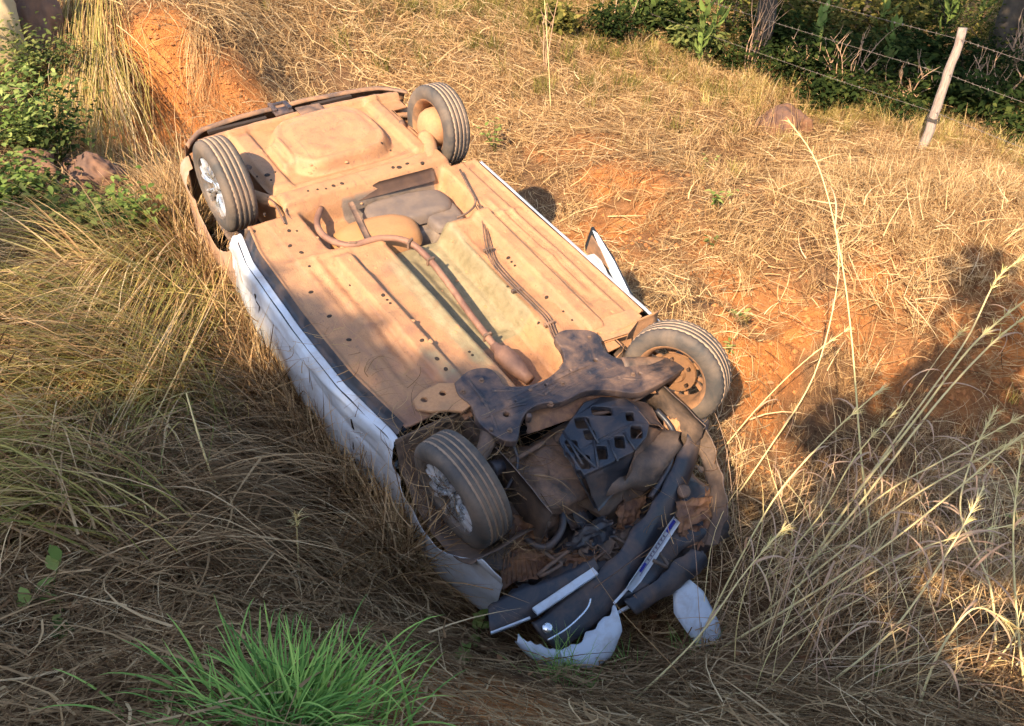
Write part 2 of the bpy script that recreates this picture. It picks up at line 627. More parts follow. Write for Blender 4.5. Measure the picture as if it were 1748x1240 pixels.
def wood():
    m, nt, b = newmat('weathered_wood')
    tc = nt.nodes.new('ShaderNodeTexCoord')
    mp = nt.nodes.new('ShaderNodeMapping')
    mp.inputs['Scale'].default_value = (1, 1, .08)
    L(nt, tc.outputs['Object'], mp.inputs[0])
    n = nz(nt, 60, 5, .7, mp.outputs[0])
    c = ramp(nt, n, [(.3, (.14, .10, .08)), (.5, (.30, .23, .19)), (.8, (.44, .35, .29))])
    L(nt, c, b.inputs['Base Color'])
    b.inputs['Roughness'].default_value = .85
    bump(nt, b, n, .8, .006)
    return m


M['wood'] = wood()
#==TERRAIN==
# ------------------------------------------------------------------ terrain mesh
def axis(lo, hi, step, far):
    a = list(np.arange(lo, hi + step * .5, step))
    s = step
    while a[-1] < far:
        s *= 1.25
        a.append(a[-1] + s)
    s = step
    b = []
    x = lo
    while x > -far:
        s *= 1.25
        x -= s
        b.append(x)
    return np.array(b[::-1] + a)


bare = []          # bare laterite patches: world x, y, radius, strength


def patch(px, py, r, s=1.0):
    g = G(px, py)
    bare.append((g.x, g.y, r, s))


for a in [(275, 70, .42, 1.7), (270, 110, .46, 1.8), (268, 160, .46, 1.8), (285, 200, .42, 1.7), (305, 232, .3, 1.6), (150, 70, .25, .9), (150, 160, .3, 1.1), (375, 160, .38, 1.0), (385, 205, .38, 1.1),
          (1045, 290, .36, .7), (980, 250, .4, .35), (1000, 420, .45, .5), (1120, 440, .4, .5), (1270, 600, .28, 1.1), (1260, 560, .2, 1.0), (1330, 600, .18, 1.0), (1360, 580, .14, 1.0),
          (1700, 560, .5, .5), (1560, 660, .35, .6), (1640, 620, .4, .7), (1400, 540, .25, .7), (1330, 520, .22, .6), (1480, 590, .25, .6), (1300, 700, .3, .6), (1720, 600, .3, .8), (1290, 800, .25, .6), (800, 1205, .30, 2.2), (730, 1190, .22, 2.0), (870, 1235, .26, 2.0), (1310, 330, .4, .35), (1150, 330, .5, .4),
          (40, 110, .25, .8), (1240, 490, .3, .5), (1500, 520, .3, .4), (1725, 700, .4, .6)]:
    patch(*a)


def bareness(x, y):
    b = np.zeros_like(x)
    for (bx, by, r, s) in bare:
        d = np.sqrt((x - bx) ** 2 + (y - by) ** 2) / r
        b = np.maximum(b, s * np.clip(1.35 - d, 0, 1))
    b += .9 * (hash_noise(x, y, .35, 5) + .5 * hash_noise(x, y, .13, 6)) * (b > .02)
    return np.clip(b, 0, 1)


def build_terrain():
    xs = axis(-6.0, 8.0, .05, 900)
    ys = axis(.3, 15.5, .05, 900)
    X, Y = np.meshgrid(xs, ys, indexing='ij')
    Z = height(X, Y)
    B = bareness(X.ravel(), Y.ravel())
    nx, ny = X.shape
    V = np.stack([X.ravel(), Y.ravel(), Z.ravel()], 1)
    idx = np.arange(nx * ny).reshape(nx, ny)
    F = np.stack([idx[:-1, :-1].ravel(), idx[1:, :-1].ravel(), idx[1:, 1:].ravel(), idx[:-1, 1:].ravel()], 1)
    me = bpy.data.meshes.new('ground')
    me.vertices.add(len(V))
    me.vertices.foreach_set('co', V.ravel())
    me.loops.add(F.size)
    me.loops.foreach_set('vertex_index', F.ravel().astype(np.int32))
    me.polygons.add(len(F))
    me.polygons.foreach_set('loop_start', np.arange(0, F.size, 4, dtype=np.int32))
    me.polygons.foreach_set('use_smooth', np.ones(len(F), bool))
    me.update(calc_edges=True)
    ca = me.color_attributes.new('tone', 'FLOAT_COLOR', 'POINT')
    cc = np.zeros((len(V), 4), np.float32)
    cc[:, 0] = B
    cc[:, 3] = 1
    ca.data.foreach_set('color', cc.ravel())
    me.materials.append(M['soil'])
    o = bpy.data.objects.new('ground', me)
    sc.collection.objects.link(o)
    tag(o, kind='structure', label='orange laterite bank and ditch under dry grass')


build_terrain()
#==CAR==
# ------------------------------------------------------------------ the overturned car
CAR_O = np.array([0, 1.2, -1.1])
mw = Matrix(RW.tolist()).to_4x4()
mw.translation = Vector(RW @ CAR_O + TW)
car = empty('overturned_car', mat=mw)
tag(car, 'white hatchback lying upside down in the ditch, dusty underside and crushed front up', 'car')
OFF = Vector(-CAR_O)


def cp(o, label=None):
    """hang a mesh given in car coordinates under the car"""
    o.parent = car
    o.location = OFF
    if label: o['label'] = label
    return o


def sstep(a, b, x):
    t = np.clip((x - a) / (b - a), 0, 1)
    return t * t * (3 - 2 * t)


def band(x, a, b, s):
    return sstep(a - s, a + s, x) * (1 - sstep(b - s, b + s, x))


def halfL(v):
    return np.interp(v, [.3, .43, .8, 1.29, 1.88, 2.12], [.78, .80, .85, .86, .845, .80])


def floor_w(u, v):
    w = np.zeros_like(u)
    # sill step and seam
    w -= .010 * (1 - band(u, -.70, .69, .006)) * band(v, .4, 2.1, .02)
    w += .018 * np.exp(-((u + halfL(v) - .012) / .010) ** 2) * band(v, .4, 2.1, .03)
    w += .018 * np.exp(-((u - .775) / .010) ** 2) * band(v, .4, 2.1, .03)
    # long rails
    for s in (-1, 1):
        c = s * (.455 + .02 * (v - 1))
        w += .045 * band(u, c - .055, c + .055, .014) * band(v, .42, 1.62, .04)
        w += .010 * np.exp(-((u - s * .60) / .02) ** 2) * band(v, .7, 1.7, .05)
    # shallow pressed panels
    w -= .012 * band(np.abs(u), .24, .37, .02) * band(v, .75, 1.45, .05)
    w -= .010 * band(np.abs(u), .55, .66, .012) * band(v, .6, 1.0, .04)
    w -= .010 * band(np.abs(u), .55, .66, .012) * band(v, 1.12, 1.6, .04)
    # tunnel
    tl = .13 + .03 * (v - 1)
    w -= .135 * band(u, -.15 + .0 * v, .19 + .05 * (v - 1), .035) * band(v, .30, 1.72, .03)
    w -= .03 * band(u, -.02, .12, .03) * band(v, .8, 1.55, .03)
    # recess for the tank
    w -= .13 * band(u, -.47, .52, .03) * band(v, 1.68 - .12 * u, 2.10, .03)
    # kick-up edge
    w += .012 * np.exp(-((v - (1.62 - .12 * u)) / .02) ** 2) * band(np.abs(u), .18, .75, .03)
    # crossmember
    w += .05 * band(v, 2.14, 2.27, .018) * band(u, -.56, .60, .03)
    w += .015 * band(v, 2.27, 2.36, .02) * band(u, -.56, .58, .03)
    # rear rails both sides of the boot floor
    w += .035 * band(u, -.53, -.40, .02) * band(v, 2.33, 3.0, .04)
    w += .035 * band(u, .46, .56, .02) * band(v, 2.33, 3.0, .04)
    # spare wheel bulge
    r = ((np.abs(u - .03) / .34) ** 3.2 + (np.abs(v - 2.68) / .29) ** 3.2)
    w += .085 * (1 - sstep(.75, 1.35, r))
    w += .015 * (1 - sstep(.2, .6, r))
    # small box left of it
    w += .05 * band(u, -.38, -.30, .02) * band(v, 2.5, 2.78, .03)
    # rear flange
    w += .045 * band(v, 3.02 - .10 * u ** 2, 3.07 - .10 * u ** 2, .010)
    # pressed ribs, welds and sealer beads
    for k in range(7):
        for sg in (-1, 1):
            w += .005 * np.exp(-((u - sg * (.565 + .016 * k)) / .0045) ** 2) * band(v, .72 + .02 * k, 1.62 - .02 * k, .03) * (k % 2)
    w += .007 * np.exp(-((v - (1.02 + .25 * u)) / .007) ** 2) * band(u, -.68, -.5, .01)
    w += .006 * np.exp(-((v - 2.33) / .006) ** 2) * band(u, -.5, .5, .03)
    for rx in (-.20, .28):
        w += .006 * np.exp(-((u - rx) / .006) ** 2) * band(v, .5, 1.6, .03)
    w -= .012 * np.exp(-((u + .33) ** 2 + (v - 1.42) ** 2) / .0025) + .010 * np.exp(-((u + .58) ** 2 + (v - .85) ** 2) / .002)
    w += .008 * band(u, -.25, .30, .01) * band(v, 2.40, 2.44, .008) + .006 * band(u, -.2, .25, .01) * band(v, 2.90, 2.93, .008)
    # lateral beads
    for vv in (.62, 1.05, 1.5):
        w += .006 * np.exp(-((v - vv) / .012) ** 2) * band(np.abs(u), .52, .68, .01)
    w += .010 * hash_noise(u, v, .35, 8) + .004 * hash_noise(u, v, .12, 9) + .0015 * hash_noise(u, v, .04, 11)
    return w


def build_floor():
    us = np.arange(-.88, .885, .0105)
    vs = np.arange(.28, 3.09, .0115)
    U, Vv = np.meshgrid(us, vs, indexing='ij')
    Wd = floor_w(U, Vv)
    Lm = np.where(Vv < 2.12, halfL(Vv), np.where(Vv < 2.86, .56, .72))
    Rm = np.where(Vv < 2.12, .79, np.where(Vv < 2.86, .60, .72))
    Lm = np.where(Vv < .38, .52, Lm)
    Rm = np.where(Vv < .42, .50, Rm)
    nx, ny = U.shape
    # clamp the grid to the outline so edges are clean
    Uc = np.clip(U, -Lm, Rm)
    keep = (Uc == U)
    Wd = np.where(keep, Wd, floor_w(Uc, Vv))
    idx = np.arange(nx * ny).reshape(nx, ny)
    V = np.stack([Uc.ravel(), Vv.ravel(), Wd.ravel()], 1)
    F = []
    for i in range(nx - 1):
        ki = keep[i] | keep[i + 1]
        for j in np.nonzero(ki[:-1] & ki[1:])[0]:
            F.append((idx[i, j], idx[i + 1, j], idx[i + 1, j + 1], idx[i, j + 1]))
    o = mk('floor_pan', V, F, M['floor'])
    me = o.data
    u, v = V[:, 0], V[:, 1]
    cc = np.zeros((len(V), 4), np.float32)
    cc[:, 3] = 1
    tun = band(u, -.17, .24 + .05 * (v - 1), .03) * band(v, .72, 1.75, .03) + .75 * band(u, -.28, -.17, .03) * band(v, .5, 1.5, .1)
    cc[:, 0] = np.clip(tun + .55 * band(u, -.50, -.40, .02) * band(v, .45, .8, .1), 0, 1)
    cc[:, 1] = np.clip(band(u, -.20, .46, .02) * band(v, 1.64, 2.12, .02) + .0 * u, 0, 1)
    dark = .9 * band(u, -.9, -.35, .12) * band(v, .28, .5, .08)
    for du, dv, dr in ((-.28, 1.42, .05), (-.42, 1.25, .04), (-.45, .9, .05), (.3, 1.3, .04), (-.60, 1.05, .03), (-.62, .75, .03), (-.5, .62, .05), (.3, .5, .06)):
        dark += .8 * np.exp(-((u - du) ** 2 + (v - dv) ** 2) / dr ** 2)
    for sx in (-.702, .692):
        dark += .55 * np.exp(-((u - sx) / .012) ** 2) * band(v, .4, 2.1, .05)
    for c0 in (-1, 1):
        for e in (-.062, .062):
            dark += .35 * np.exp(-((u - (c0 * (.455 + .02 * (v - 1)) + e)) / .012) ** 2) * band(v, .42, 1.62, .05)  # shading along the rail edges, put into the colour
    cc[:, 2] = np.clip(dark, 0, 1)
    ca = me.color_attributes.new('tone', 'FLOAT_COLOR', 'POINT')
    ca.data.foreach_set('color', cc.ravel())
    m = o.modifiers.new('thickness', 'SOLIDIFY')
    m.thickness = .012
    m.offset = -1
    return cp(o)


build_floor()


def onfloor(x, y):
    w = 0.0
    for _ in range(6):
        p = C(x, y, w)
        w = float(floor_w(np.array([p[0]]), np.array([p[1]]))[0])
    return Vector((p[0], p[1], w))


# drain holes and rubber plugs
def disc_mesh(r, sx=1.0):
    V, F = [], []
    n = 12
    for z, k in ((.0035, .75), (.0, 1.0), (-.01, 1.0)):
        for i in range(n):
            a = 2 * math.pi * i / n
            V.append((math.cos(a) * r * k * sx, math.sin(a) * r * k, z))
    F.append(tuple(range(n)))
    for lv in range(2):
        for i in range(n):
            F.append((lv * n + i, (lv + 1) * n + i, (lv + 1) * n + (i + 1) % n, lv * n + (i + 1) % n))
    me = bpy.data.meshes.new('drain_hole')
    me.from_pydata(V, [], F)
    me.materials.append(M['hole'])
    return me


dm = [disc_mesh(.008), disc_mesh(.0115, 1.3), disc_mesh(.018)]
z2 = [(630, 308, 1), (647, 328, 0), (660, 342, 0), (795, 499, 1), (858, 577, 1), (895, 621, 1), (995, 548, 0), (1008, 562, 0), (1165, 123, 1), (1178, 140, 0), (1192, 158, 0),
      (1327, 297, 1), (1395, 368, 0), (1432, 408, 0), (1145, 357, 0), (1287, 433, 0), (317, 186, 0), (490, 245, 0), (1548, 453, 1), (1548, 493, 0), (325, 295, 1), (402, 397, 1), (485, 497, 1)]
z1 = [(485, 555, 2), (527, 540, 0), (505, 582, 0), (432, 562, 0), (750, 632, 0), (795, 628, 0), (835, 612, 1), (880, 600, 1), (1150, 515, 1), (1183, 514, 2), (1225, 495, 1), (1305, 490, 1),
      (605, 930, 1), (665, 965, 1), (640, 852, 0), (412, 853, 1), (708, 1038, 0), (600, 850, 1), (700, 640, 0), (1090, 385, 0), (1135, 425, 0), (470, 760, 0)]
for (a, b, k) in [(400 + x / 2.48, 380 + y / 2.48, k) for x, y, k in z2] + [(300 + x / 3.1, 120 + y / 3.1, k) for x, y, k in z1]:
    p = onfloor(a, b)
    o = bpy.data.objects.new('drain_hole', dm[k])
    sc.collection.objects.link(o)
    o.parent = car
    o.location = OFF + p
    o.rotation_euler = (0, 0, rnd.uniform(0, 3))

# mud thrown up over the floor
V, F = [], []
for i in range(240):
    u_, v_ = rnd.uniform(-.78, .76), rnd.uniform(.4, 2.1) if i % 4 else rnd.uniform(2.35, 3.0)
    if v_ > 2.3: u_ *= .65
    s_ = rnd.choice((.004, .005, .007, .011)) * rnd.uniform(.7, 1.3)
    w_ = float(floor_w(np.array([u_]), np.array([v_]))[0])
    b = len(V)
    V.append((u_, v_, w_ + s_ * .45))
    for k in range(7):
        a_ = 6.283 * k / 7
        q = s_ * rnd.uniform(.7, 1.3)
        V.append((u_ + math.cos(a_) * q, v_ + math.sin(a_) * q * 1.3, w_ - .001))
    for k in range(7): F.append((b, b + 1 + k, b + 1 + (k + 1) % 7))
_m = cp(mk('caked_mud', V, F, M['dusty_metal']))
_m['kind'] = 'stuff'
# raised tank and its strap
def pillow(name, cu, cv, su, sv, w0, h, mat, rot=0, e=3.0, n=26):
    V, F = [], []
    for i in range(n + 1):
        for j in range(n + 1):
            s, t = -1 + 2 * i / n, -1 + 2 * j / n
            # square to rounded square
            x, y = s * math.sqrt(1 - .32 * t * t), t * math.sqrt(1 - .32 * s * s)
            d = max(0, 1 - (abs(s) ** e)) * max(0, 1 - (abs(t) ** e))
            c, q = math.cos(rot), math.sin(rot)
            V.append((cu + (x * su) * c - (y * sv) * q, cv + (x * su) * q + (y * sv) * c, w0 + h * d ** .45 + .004 * noise.noise(Vector((x * 3, y * 3, h * 50)))))
    for i in range(n):
        for j in range(n):
            a = i * (n + 1) + j
            F.append((a, a + n + 1, a + n + 2, a + 1))
    return mk(name, V, F, mat)


tank = cp(pillow('fuel_tank', -.13, 1.80, .285, .15, -.135, .125, M['tank'], -.12))
p0, p1 = C(598, 350, -.015), C(628, 412, -.015)
st = sheet('tank_strap', [Vector(p0) + Vector((-.018, 0, .004)), Vector(p0) + Vector((.018, 0, .004)), Vector(p1) + Vector((.018, 0, .0)), Vector(p1) + Vector((-.018, 0, 0))], M['grimy_metal'], None, 2, 10, .001, .1, .004, bulge=0)
for vtx in st.data.vertices: vtx.co.z += .012
cp(st)
cp(pillow('tank_cover', .17, 1.93, .30, .135, -.11, .07, M['heat_shield'], -.12, 8))
cp(pillow('tank_cover', .34, 1.80, .12, .16, -.12, .05, M['heat_shield'], -.12, 8))

# exhaust
ex = [(548, 356, -.03), (541, 378, -.02), (548, 398, -.01), (570, 413, 0), (602, 419, .01), (650, 407, .015), (694, 412, .01), (728, 438, -.01), (762, 480, -.025), (805, 540, -.03), (845, 592, -.03)]
cp(tube('exhaust_pipe', [C(*e) for e in ex], .0195, M['pipe'], None, 14, 5))
a, b = Vector(C(843, 590, -.03)), Vector(C(905, 650, -.05))
d = b - a
cp(tube('catalytic_converter', [a, a + d * .12, a + d * .22, a + d * .55, a + d * .72, a + d * .86, a + d * 1.0], [.026, .030, .052, .055, .046, .036, .03], M['pipe'], None, 16, 1))
for e_, r0 in (((700, 416, .01), .026), ((735, 446, -.012), .025), ((832, 575, -.03), .025), ((602, 419, .01), .024)):
    q = Vector(C(*e_))
    cp(bevel(mk('pipe_clamp', *box_vf(q.x, q.y, q.z, r0 * 2.1, .016, r0 * 2.1, M=Matrix.Rotation(R(rnd.uniform(-30, 30)), 3, 'Z')), M['grimy_metal'], smooth=False), .006))
for o_ in (0, .016, .036):
    ln = [(812, 352), (822, 372), (826, 400), (834, 440), (852, 466), (880, 495), (908, 522), (932, 548), (943, 575), (958, 596), (966, 612), (955, 628)]
    cp(tube('brake_line', [Vector(C(x, y, .03 - o_ * .2)) + Vector((o_, o_ * .3, 0)) for x, y in ln], .0042, M['grimy_metal'], None, 6, 3))
for x, y in ((830, 425), (878, 494), (934, 552)):
    q = Vector(C(x, y, .032))
    cp(bevel(mk('line_clip', *box_vf(q.x + .015, q.y, q.z - .012, .065, .018, .022), M['grimy_metal'], smooth=False)))

# front subframe
sf = [(778, 655), (800, 637), (830, 632), (850, 645), (862, 662), (900, 663), (935, 652), (962, 627), (960, 602), (948, 580), (965, 568), (1000, 566), (1020, 575), (1030, 600), (1055, 615),
      (1110, 625), (1160, 600), (1182, 612), (1150, 640), (1100, 668), (1075, 672), (1040, 668), (1000, 672), (960, 688), (925, 692), (900, 702), (887, 722), (880, 752), (850, 748), (818, 722), (806, 692), (785, 674)]
sfo = smooth_path([C(x, y, .055) for x, y in sf] + [C(*sf[0], .055)], 3)[:-1]


def ring(x, y, r, w=.05, n=12, sx=1.0):
    c = C(x, y, w)
    return [(c[0] + r * sx * math.cos(2 * math.pi * k / n), c[1] + r * math.sin(2 * math.pi * k / n), w) for k in range(n)]


def sfz(x, y):
    return .012 * noise.noise(Vector((x * 7, y * 7, 3))) + .02 * math.exp(-((x - .0) / .25) ** 2)


for (xa, ya), (xb, yb), r_b in (((800, 650), (850, 735), .009), ((840, 668), (930, 675), .010), ((930, 675), (1010, 600), .010), ((960, 590), (1010, 640), .008), ((1010, 650), (1100, 650), .009), ((860, 700), (900, 690), .008), ((985, 575), (1020, 590), .007)):
    cp(tube('subframe_rib', [C(xa, ya, .058), C((xa + xb) / 2 + 4, (ya + yb) / 2 - 3, .062), C(xb, yb, .058)], r_b, M['black_metal'], None, 8, 4))
for x_, y_ in ((822, 650), (1006, 577), (838, 735), (905, 668), (1080, 640), (960, 655), (790, 668), (940, 690), (870, 735)):
    q = Vector(C(x_, y_, .064))
    bv_, bf_ = lathe_vf([(-.01, 0), (-.01, .016), (.0, .016), (.002, .010), (.012, .010), (.014, 0)], 6)
    o = mk('bolt', bv_, bf_, M['grimy_metal'], None, smooth=False)
    o.parent = car
    o.location = OFF + q
    o.rotation_euler = (0, R(-90), 0)
cp(plate('front_subframe', sfo, .035, M['black_metal'], None, [ring(864, 709, .022), ring(1016, 619, .018), ring(930, 662, .012), ring(972, 640, .010), ring(1055, 650, .010), ring(1034, 634, .008), ring(903, 572 + 140, .008), ring(1092, 641, .014), ring(880, 689, .009)], .006, sfz))
bo = [C(x, y, .045) for x, y in ((706, 684), (722, 668), (750, 655), (780, 655), (800, 668), (806, 690), (790, 702), (765, 700), (735, 702), (712, 698))]
cp(plate('mounting_bracket', bo, .012, M['dusty_metal'], None, [ring(724, 682, .020), ring(756, 671, .020), ring(796, 683, .008)], .003))
bo = [C(x, y, .02) for x, y in ((1000, 560), (1040, 540), (1078, 528), (1095, 540), (1072, 570), (1062, 600), (1050, 612), (1030, 600), (1020, 574))]
cp(plate('mounting_bracket', bo, .012, M['dusty_metal'], None, [ring(1024, 563, .013), ring(1025, 580, .010)], .003))
# swept lip of the subframe, with the torn mount beside it
cp(sheet('subframe_lip', [C(892, 702, .0), C(985, 668, .0), C(1105, 672, -.03), C(900, 742, -.05)], M['rust_panel'], None, 18, 8, .012, .09, .005, 3))
cp(sheet('torn_mount', [C(1010, 640, .03), C(1100, 628, .03), C(1120, 672, .0), C(1020, 672, .02)], M['dusty_metal'], None, 14, 8, .010, .05, .006, 5))
cp(tube('steering_rod', [C(905, 735, -.06), C(960, 715, -.05), C(1050, 700, -.04), C(1130, 655, -.02)], .012, M['grimy_metal'], None, 8, 4))


# ---- wheels
def make_wheel(name_lbl):
    w = empty('wheel')
    R0 = .295
    prof = []
    hw = .093
    side = [(-.076, .192), (-.090, .205), (-.096, .235), (-.094, .258), (-.087, .277), (-.078, .287)]
    prof += side
    x = -.080
    tread = [(-.070, .292)]
    for gx in (-.046, -.016, .016, .046):
        tread += [(gx - .0052, .2955 - abs(gx) * .02), (gx - .004, .2872), (gx + .004, .2872), (gx + .0052, .2955 - abs(gx) * .02)]
    tread += [(.070, .292)]
    prof += tread + [(-a, r) for a, r in side[::-1]]
    V, F = lathe_vf(prof, 96)
    # tread blocks: cross sipes on the shoulders
    V = [Vector(v) for v in V]
    p = len(prof)
    for k in range(96):
        if k % 2 == 0:
            for j in range(p):
                a_, r_ = prof[j]
                if .050 < abs(a_) < .085 and r_ > .28:
                    v = V[k * p + j]
                    s = (r_ - .006) / r_
                    V[k * p + j] = Vector((v.x, v.y * s, v.z * s))
    ty = mk('tyre', V, F, M['rubber'], w)
    ty.data.materials.append(M['groove'])
    gj = [j for j in range(p - 1) if min(prof[j][1], prof[j + 1][1]) < .2875 and abs(prof[j][0]) < .07 and prof[j][1] > .28]
    for k in range(96):
        for j in gj: ty.data.polygons[k * (p - 1) + j].material_index = 1
    # rim barrel
    prof = [(-.086, .196), (-.090, .203), (-.083, .206), (-.078, .192), (-.05, .180), (.02, .176), (.05, .182), (.078, .192), (.083, .206), (.090, .203), (.086, .194), (.060, .186), (.05, .172), (.0, .168), (-.05, .172), (-.078, .186), (-.086, .196)]
    V, F = lathe_vf(prof, 56)
    V = [Vector(v) for v in V]
    nb = len(F)
    # hub and spokes, seven pairs
    hv, hf = lathe_vf([(.02, .0), (.02, .05), (.045, .055), (.058, .045), (.062, .03), (.064, 0)], 28)
    rm = mk('rim', V, F, M['rim_inner'], w)
    m = rm.modifiers.new('edge', 'EDGE_SPLIT')
    m.split_angle = R(45)
    hb = mk('hub', hv, hf, M['alloy'], w)
    V, F = [], []
    for sg in (-1, 1):
        a0 = sg * .05
        a1 = sg * .17
        path = [(.058, .05, a0), (.074, .09, a0 * .6 + a1 * .4), (.080, .14, a0 * .2 + a1 * .8), (.074, .190, a1)]
        b = len(V)
        for x, r, an in path:
            t = Vector((0, -math.sin(an), math.cos(an)))
            c = Vector((x, r * math.cos(an), r * math.sin(an)))
            h = .008 + .004 * r / .18
            V += [c + t * h + Vector((-.016, 0, 0)), c + t * h * .8 + Vector((.002, 0, 0)), c + Vector((.008, 0, 0)), c - t * h * .8 + Vector((.002, 0, 0)), c - t * h + Vector((-.016, 0, 0))]
        for q in range(3):
            for k in range(5):
                k2 = (k + 1) % 5
                F.append((b + q * 5 + k, b + q * 5 + k2, b + q * 5 + 5 + k2, b + q * 5 + 5 + k))
        F.append((b, b + 1, b + 2, b + 3, b + 4))
    sp0 = mk('spoke', V, F, M['alloy'], w, smooth=False)
    for k in range(1, 7):
        sp = sp0.copy()
        sc.collection.objects.link(sp)
        sp.parent = w
        sp.rotation_euler = (2 * math.pi * k / 7, 0, 0)
    cv, cf = lathe_vf([(.070, 0), (.070, .026), (.064, .031)], 20)
    mk('centre_cap', cv, cf, M['alloy'], w)
    return w


def copy_wheel(src):
    w = src.copy()
    sc.collection.objects.link(w)
    for ch in src.children:
        c = ch.copy()
        sc.collection.objects.link(c)
        c.parent = w
    return w


W0 = make_wheel('')
wheels = []
for i, (u, v, w_, side, steer, camber, rusty) in enumerate([(-.735, -.02, -.02, -1, 3, -7, 0), (.615, -.02, .0, 1, 21, 8, 1), (-.76, 2.50, .04, -1, 0, -2, 0), (.745, 2.50, .04, 1, 0, 3, 1)]):
    wl = W0 if i == 0 else copy_wheel(W0)
    wl.parent = car
    wl.location = OFF + Vector((u, v, w_ - (.04 if i == 0 else 0)))
    rot = Matrix.Rotation(R(steer), 4, 'Z') @ Matrix.Rotation(R(camber), 4, 'Y')
    if side < 0: rot = rot @ Matrix.Rotation(math.pi, 4, 'Z')
    rot = rot @ Matrix.Rotation(R(31 * i + 12), 4, 'X')
    wl.rotation_euler = rot.to_euler()
    if i < 2: wl.scale = (.95, .95, .95)
    wheels.append(wl)
    wl['label'] = ['front wheel with silver twin spokes filled with straw', 'front wheel turned outward, seen from its rusty inner side', 'rear wheel half caked with orange dust', 'rear wheel seen from its dusty hub side'][i]
    if rusty:
        for ch in wl.children:
            if ch.name.split('.')[0] in ('rim', 'spoke', 'hub'):
                ch.data = ch.data.copy()
                ch.data.materials[0] = M['rim_dusty']
    # brake drum or knuckle on the inner side
    pr = [(-.135, 0), (-.137, .05), (-.125, .085), (-.10, .118), (-.06, .135), (.015, .14), (.02, .1), (.02, 0)] if i >= 2 else [(-.02, 0), (-.03, .05), (-.01, .06), (-.01, .115), (.004, .118), (.004, .0)]
    bv, bf = lathe_vf(pr, 36)
    bd = mk('brake_drum' if i >= 2 else 'brake_disc', bv, bf, M['dusty_metal'] if rusty else M['grimy_metal'], wl)
    mm = bd.modifiers.new('edge', 'EDGE_SPLIT')
    mm.split_angle = R(35)
    for k in range(5):
        an = 2 * math.pi * k / 5 + .3
        rr = .09
        nv, nf = box_vf(-.062 if i >= 2 else -.02, rr * math.cos(an), rr * math.sin(an), .02, .016, .016)
        mk('bolt', nv, nf, M['grimy_metal'], wl, smooth=False)

# suspension, arms
cp(tube('trailing_arm', [(.40, 2.18, .0), (.50, 2.22, .012), (.57, 2.32, .012), (.62, 2.46, .01)], [.03, .045, .05, .06], M['dusty_metal'], None, 12, 4))
cp(tube('trailing_arm', [(-.40, 2.20, -.01), (-.52, 2.24, -.01), (-.62, 2.36, -.01), (-.68, 2.48, -.01)], [.03, .035, .035, .03], M['dusty_metal'], None, 12, 4))
cp(tube('shock_absorber', [(.56, 2.64, .03), (.50, 2.70, -.08), (.46, 2.72, -.22)], [.032, .034, .030], M['grimy_metal'], None, 14, 2))
cp(tube('shock_absorber', [(-.56, 2.64, .0), (-.50, 2.70, -.1), (-.46, 2.72, -.22)], [.030, .030, .030], M['grimy_metal'], None, 14, 2))
_bp = []
for _u, _v in ((-.47, 2.165), (.0, 2.135), (.46, 2.105)):
    _bp.append((_u, _v))
cp(sheet('gap_shade_strip', [(-.47, 2.125, -.05), (.46, 2.075, -.05), (.46, 2.118, .022), (-.47, 2.168, .022)], M['gap_shade'], None, 24, 3, .002, .1, .03, 44, .2))  # dark strip painting the shade in the gap under the crossmember
cp(tube('control_arm', [(.36, .14, .03), (.50, .08, .03), (.64, .02, .02)], [.05, .040, .03], M['grimy_metal'], None, 12, 4))
cp(tube('control_arm', [(-.42, .22, .02), (-.52, .10, .01), (-.66, .02, .0)], [.05, .040, .03], M['grimy_metal'], None, 12, 4))
cp(tube('strut', [(.62, .02, .0), (.58, .04, -.2), (.52, .08, -.42)], [.03, .034, .05], M['grimy_metal'], None, 14, 3))
cp(tube('strut', [(-.62, .0, -.02), (-.58, .02, -.2), (-.52, .06, -.42)], [.03, .034, .05], M['brown_panel'], None, 14, 3))
cp(tube('parking_brake_cable', [C(458, 338, .02), C(470, 350, .03), C(478, 365, .03), C(486, 382, .02)], .006, M['grimy_metal'], None, 6, 4))
cp(tube('parking_brake_cable', [C(500, 345, .02), C(488, 362, .02), C(505, 380, -.01), C(530, 392, -.02)], .005, M['grimy_metal'], None, 6, 4))
cp(tube('fuel_hose', [C(785, 290, .04), C(800, 320, .04), C(812, 345, .035), C(800, 362, .02), C(780, 372, 0)], .007, M['grimy_metal'], None, 7, 4))

# arch liners
def liner(cu0, cu1, cv, cw, r, mat, a0=95, a1=265):
    V, F = [], []
    n, m = 26, 8
    for i in range(n + 1):
        an = R(a0 + (a1 - a0) * i / n)
        for j in range(m + 1):
            u = cu0 + (cu1 - cu0) * j / m
            rr = r + .01 * noise.noise(Vector((u * 8, i * .5, 0)))
            V.append((u, cv + rr * math.sin(an), cw + rr * math.cos(an)))
    for i in range(n):
        for j in range(m):
            a = i * (m + 1) + j
            F.append((a, a + 1, a + m + 2, a + m + 1))
    o = mk('wheel_arch_liner', V, F, mat)
    s = o.modifiers.new('t', 'SOLIDIFY')
    s.thickness = .006
    return cp(o)


liner(-.50, -.86, 0, 0, .36, M['brown_panel'], 95, 235)
liner(.48, .84, 0, .0, .365, M['dusty_metal'], 85, 195)
liner(-.56, -.80, 2.5, 0, .345, M['brown_panel'], 100, 262)
liner(.60, .80, 2.5, 0, .345, M['dusty_metal'], 100, 262)
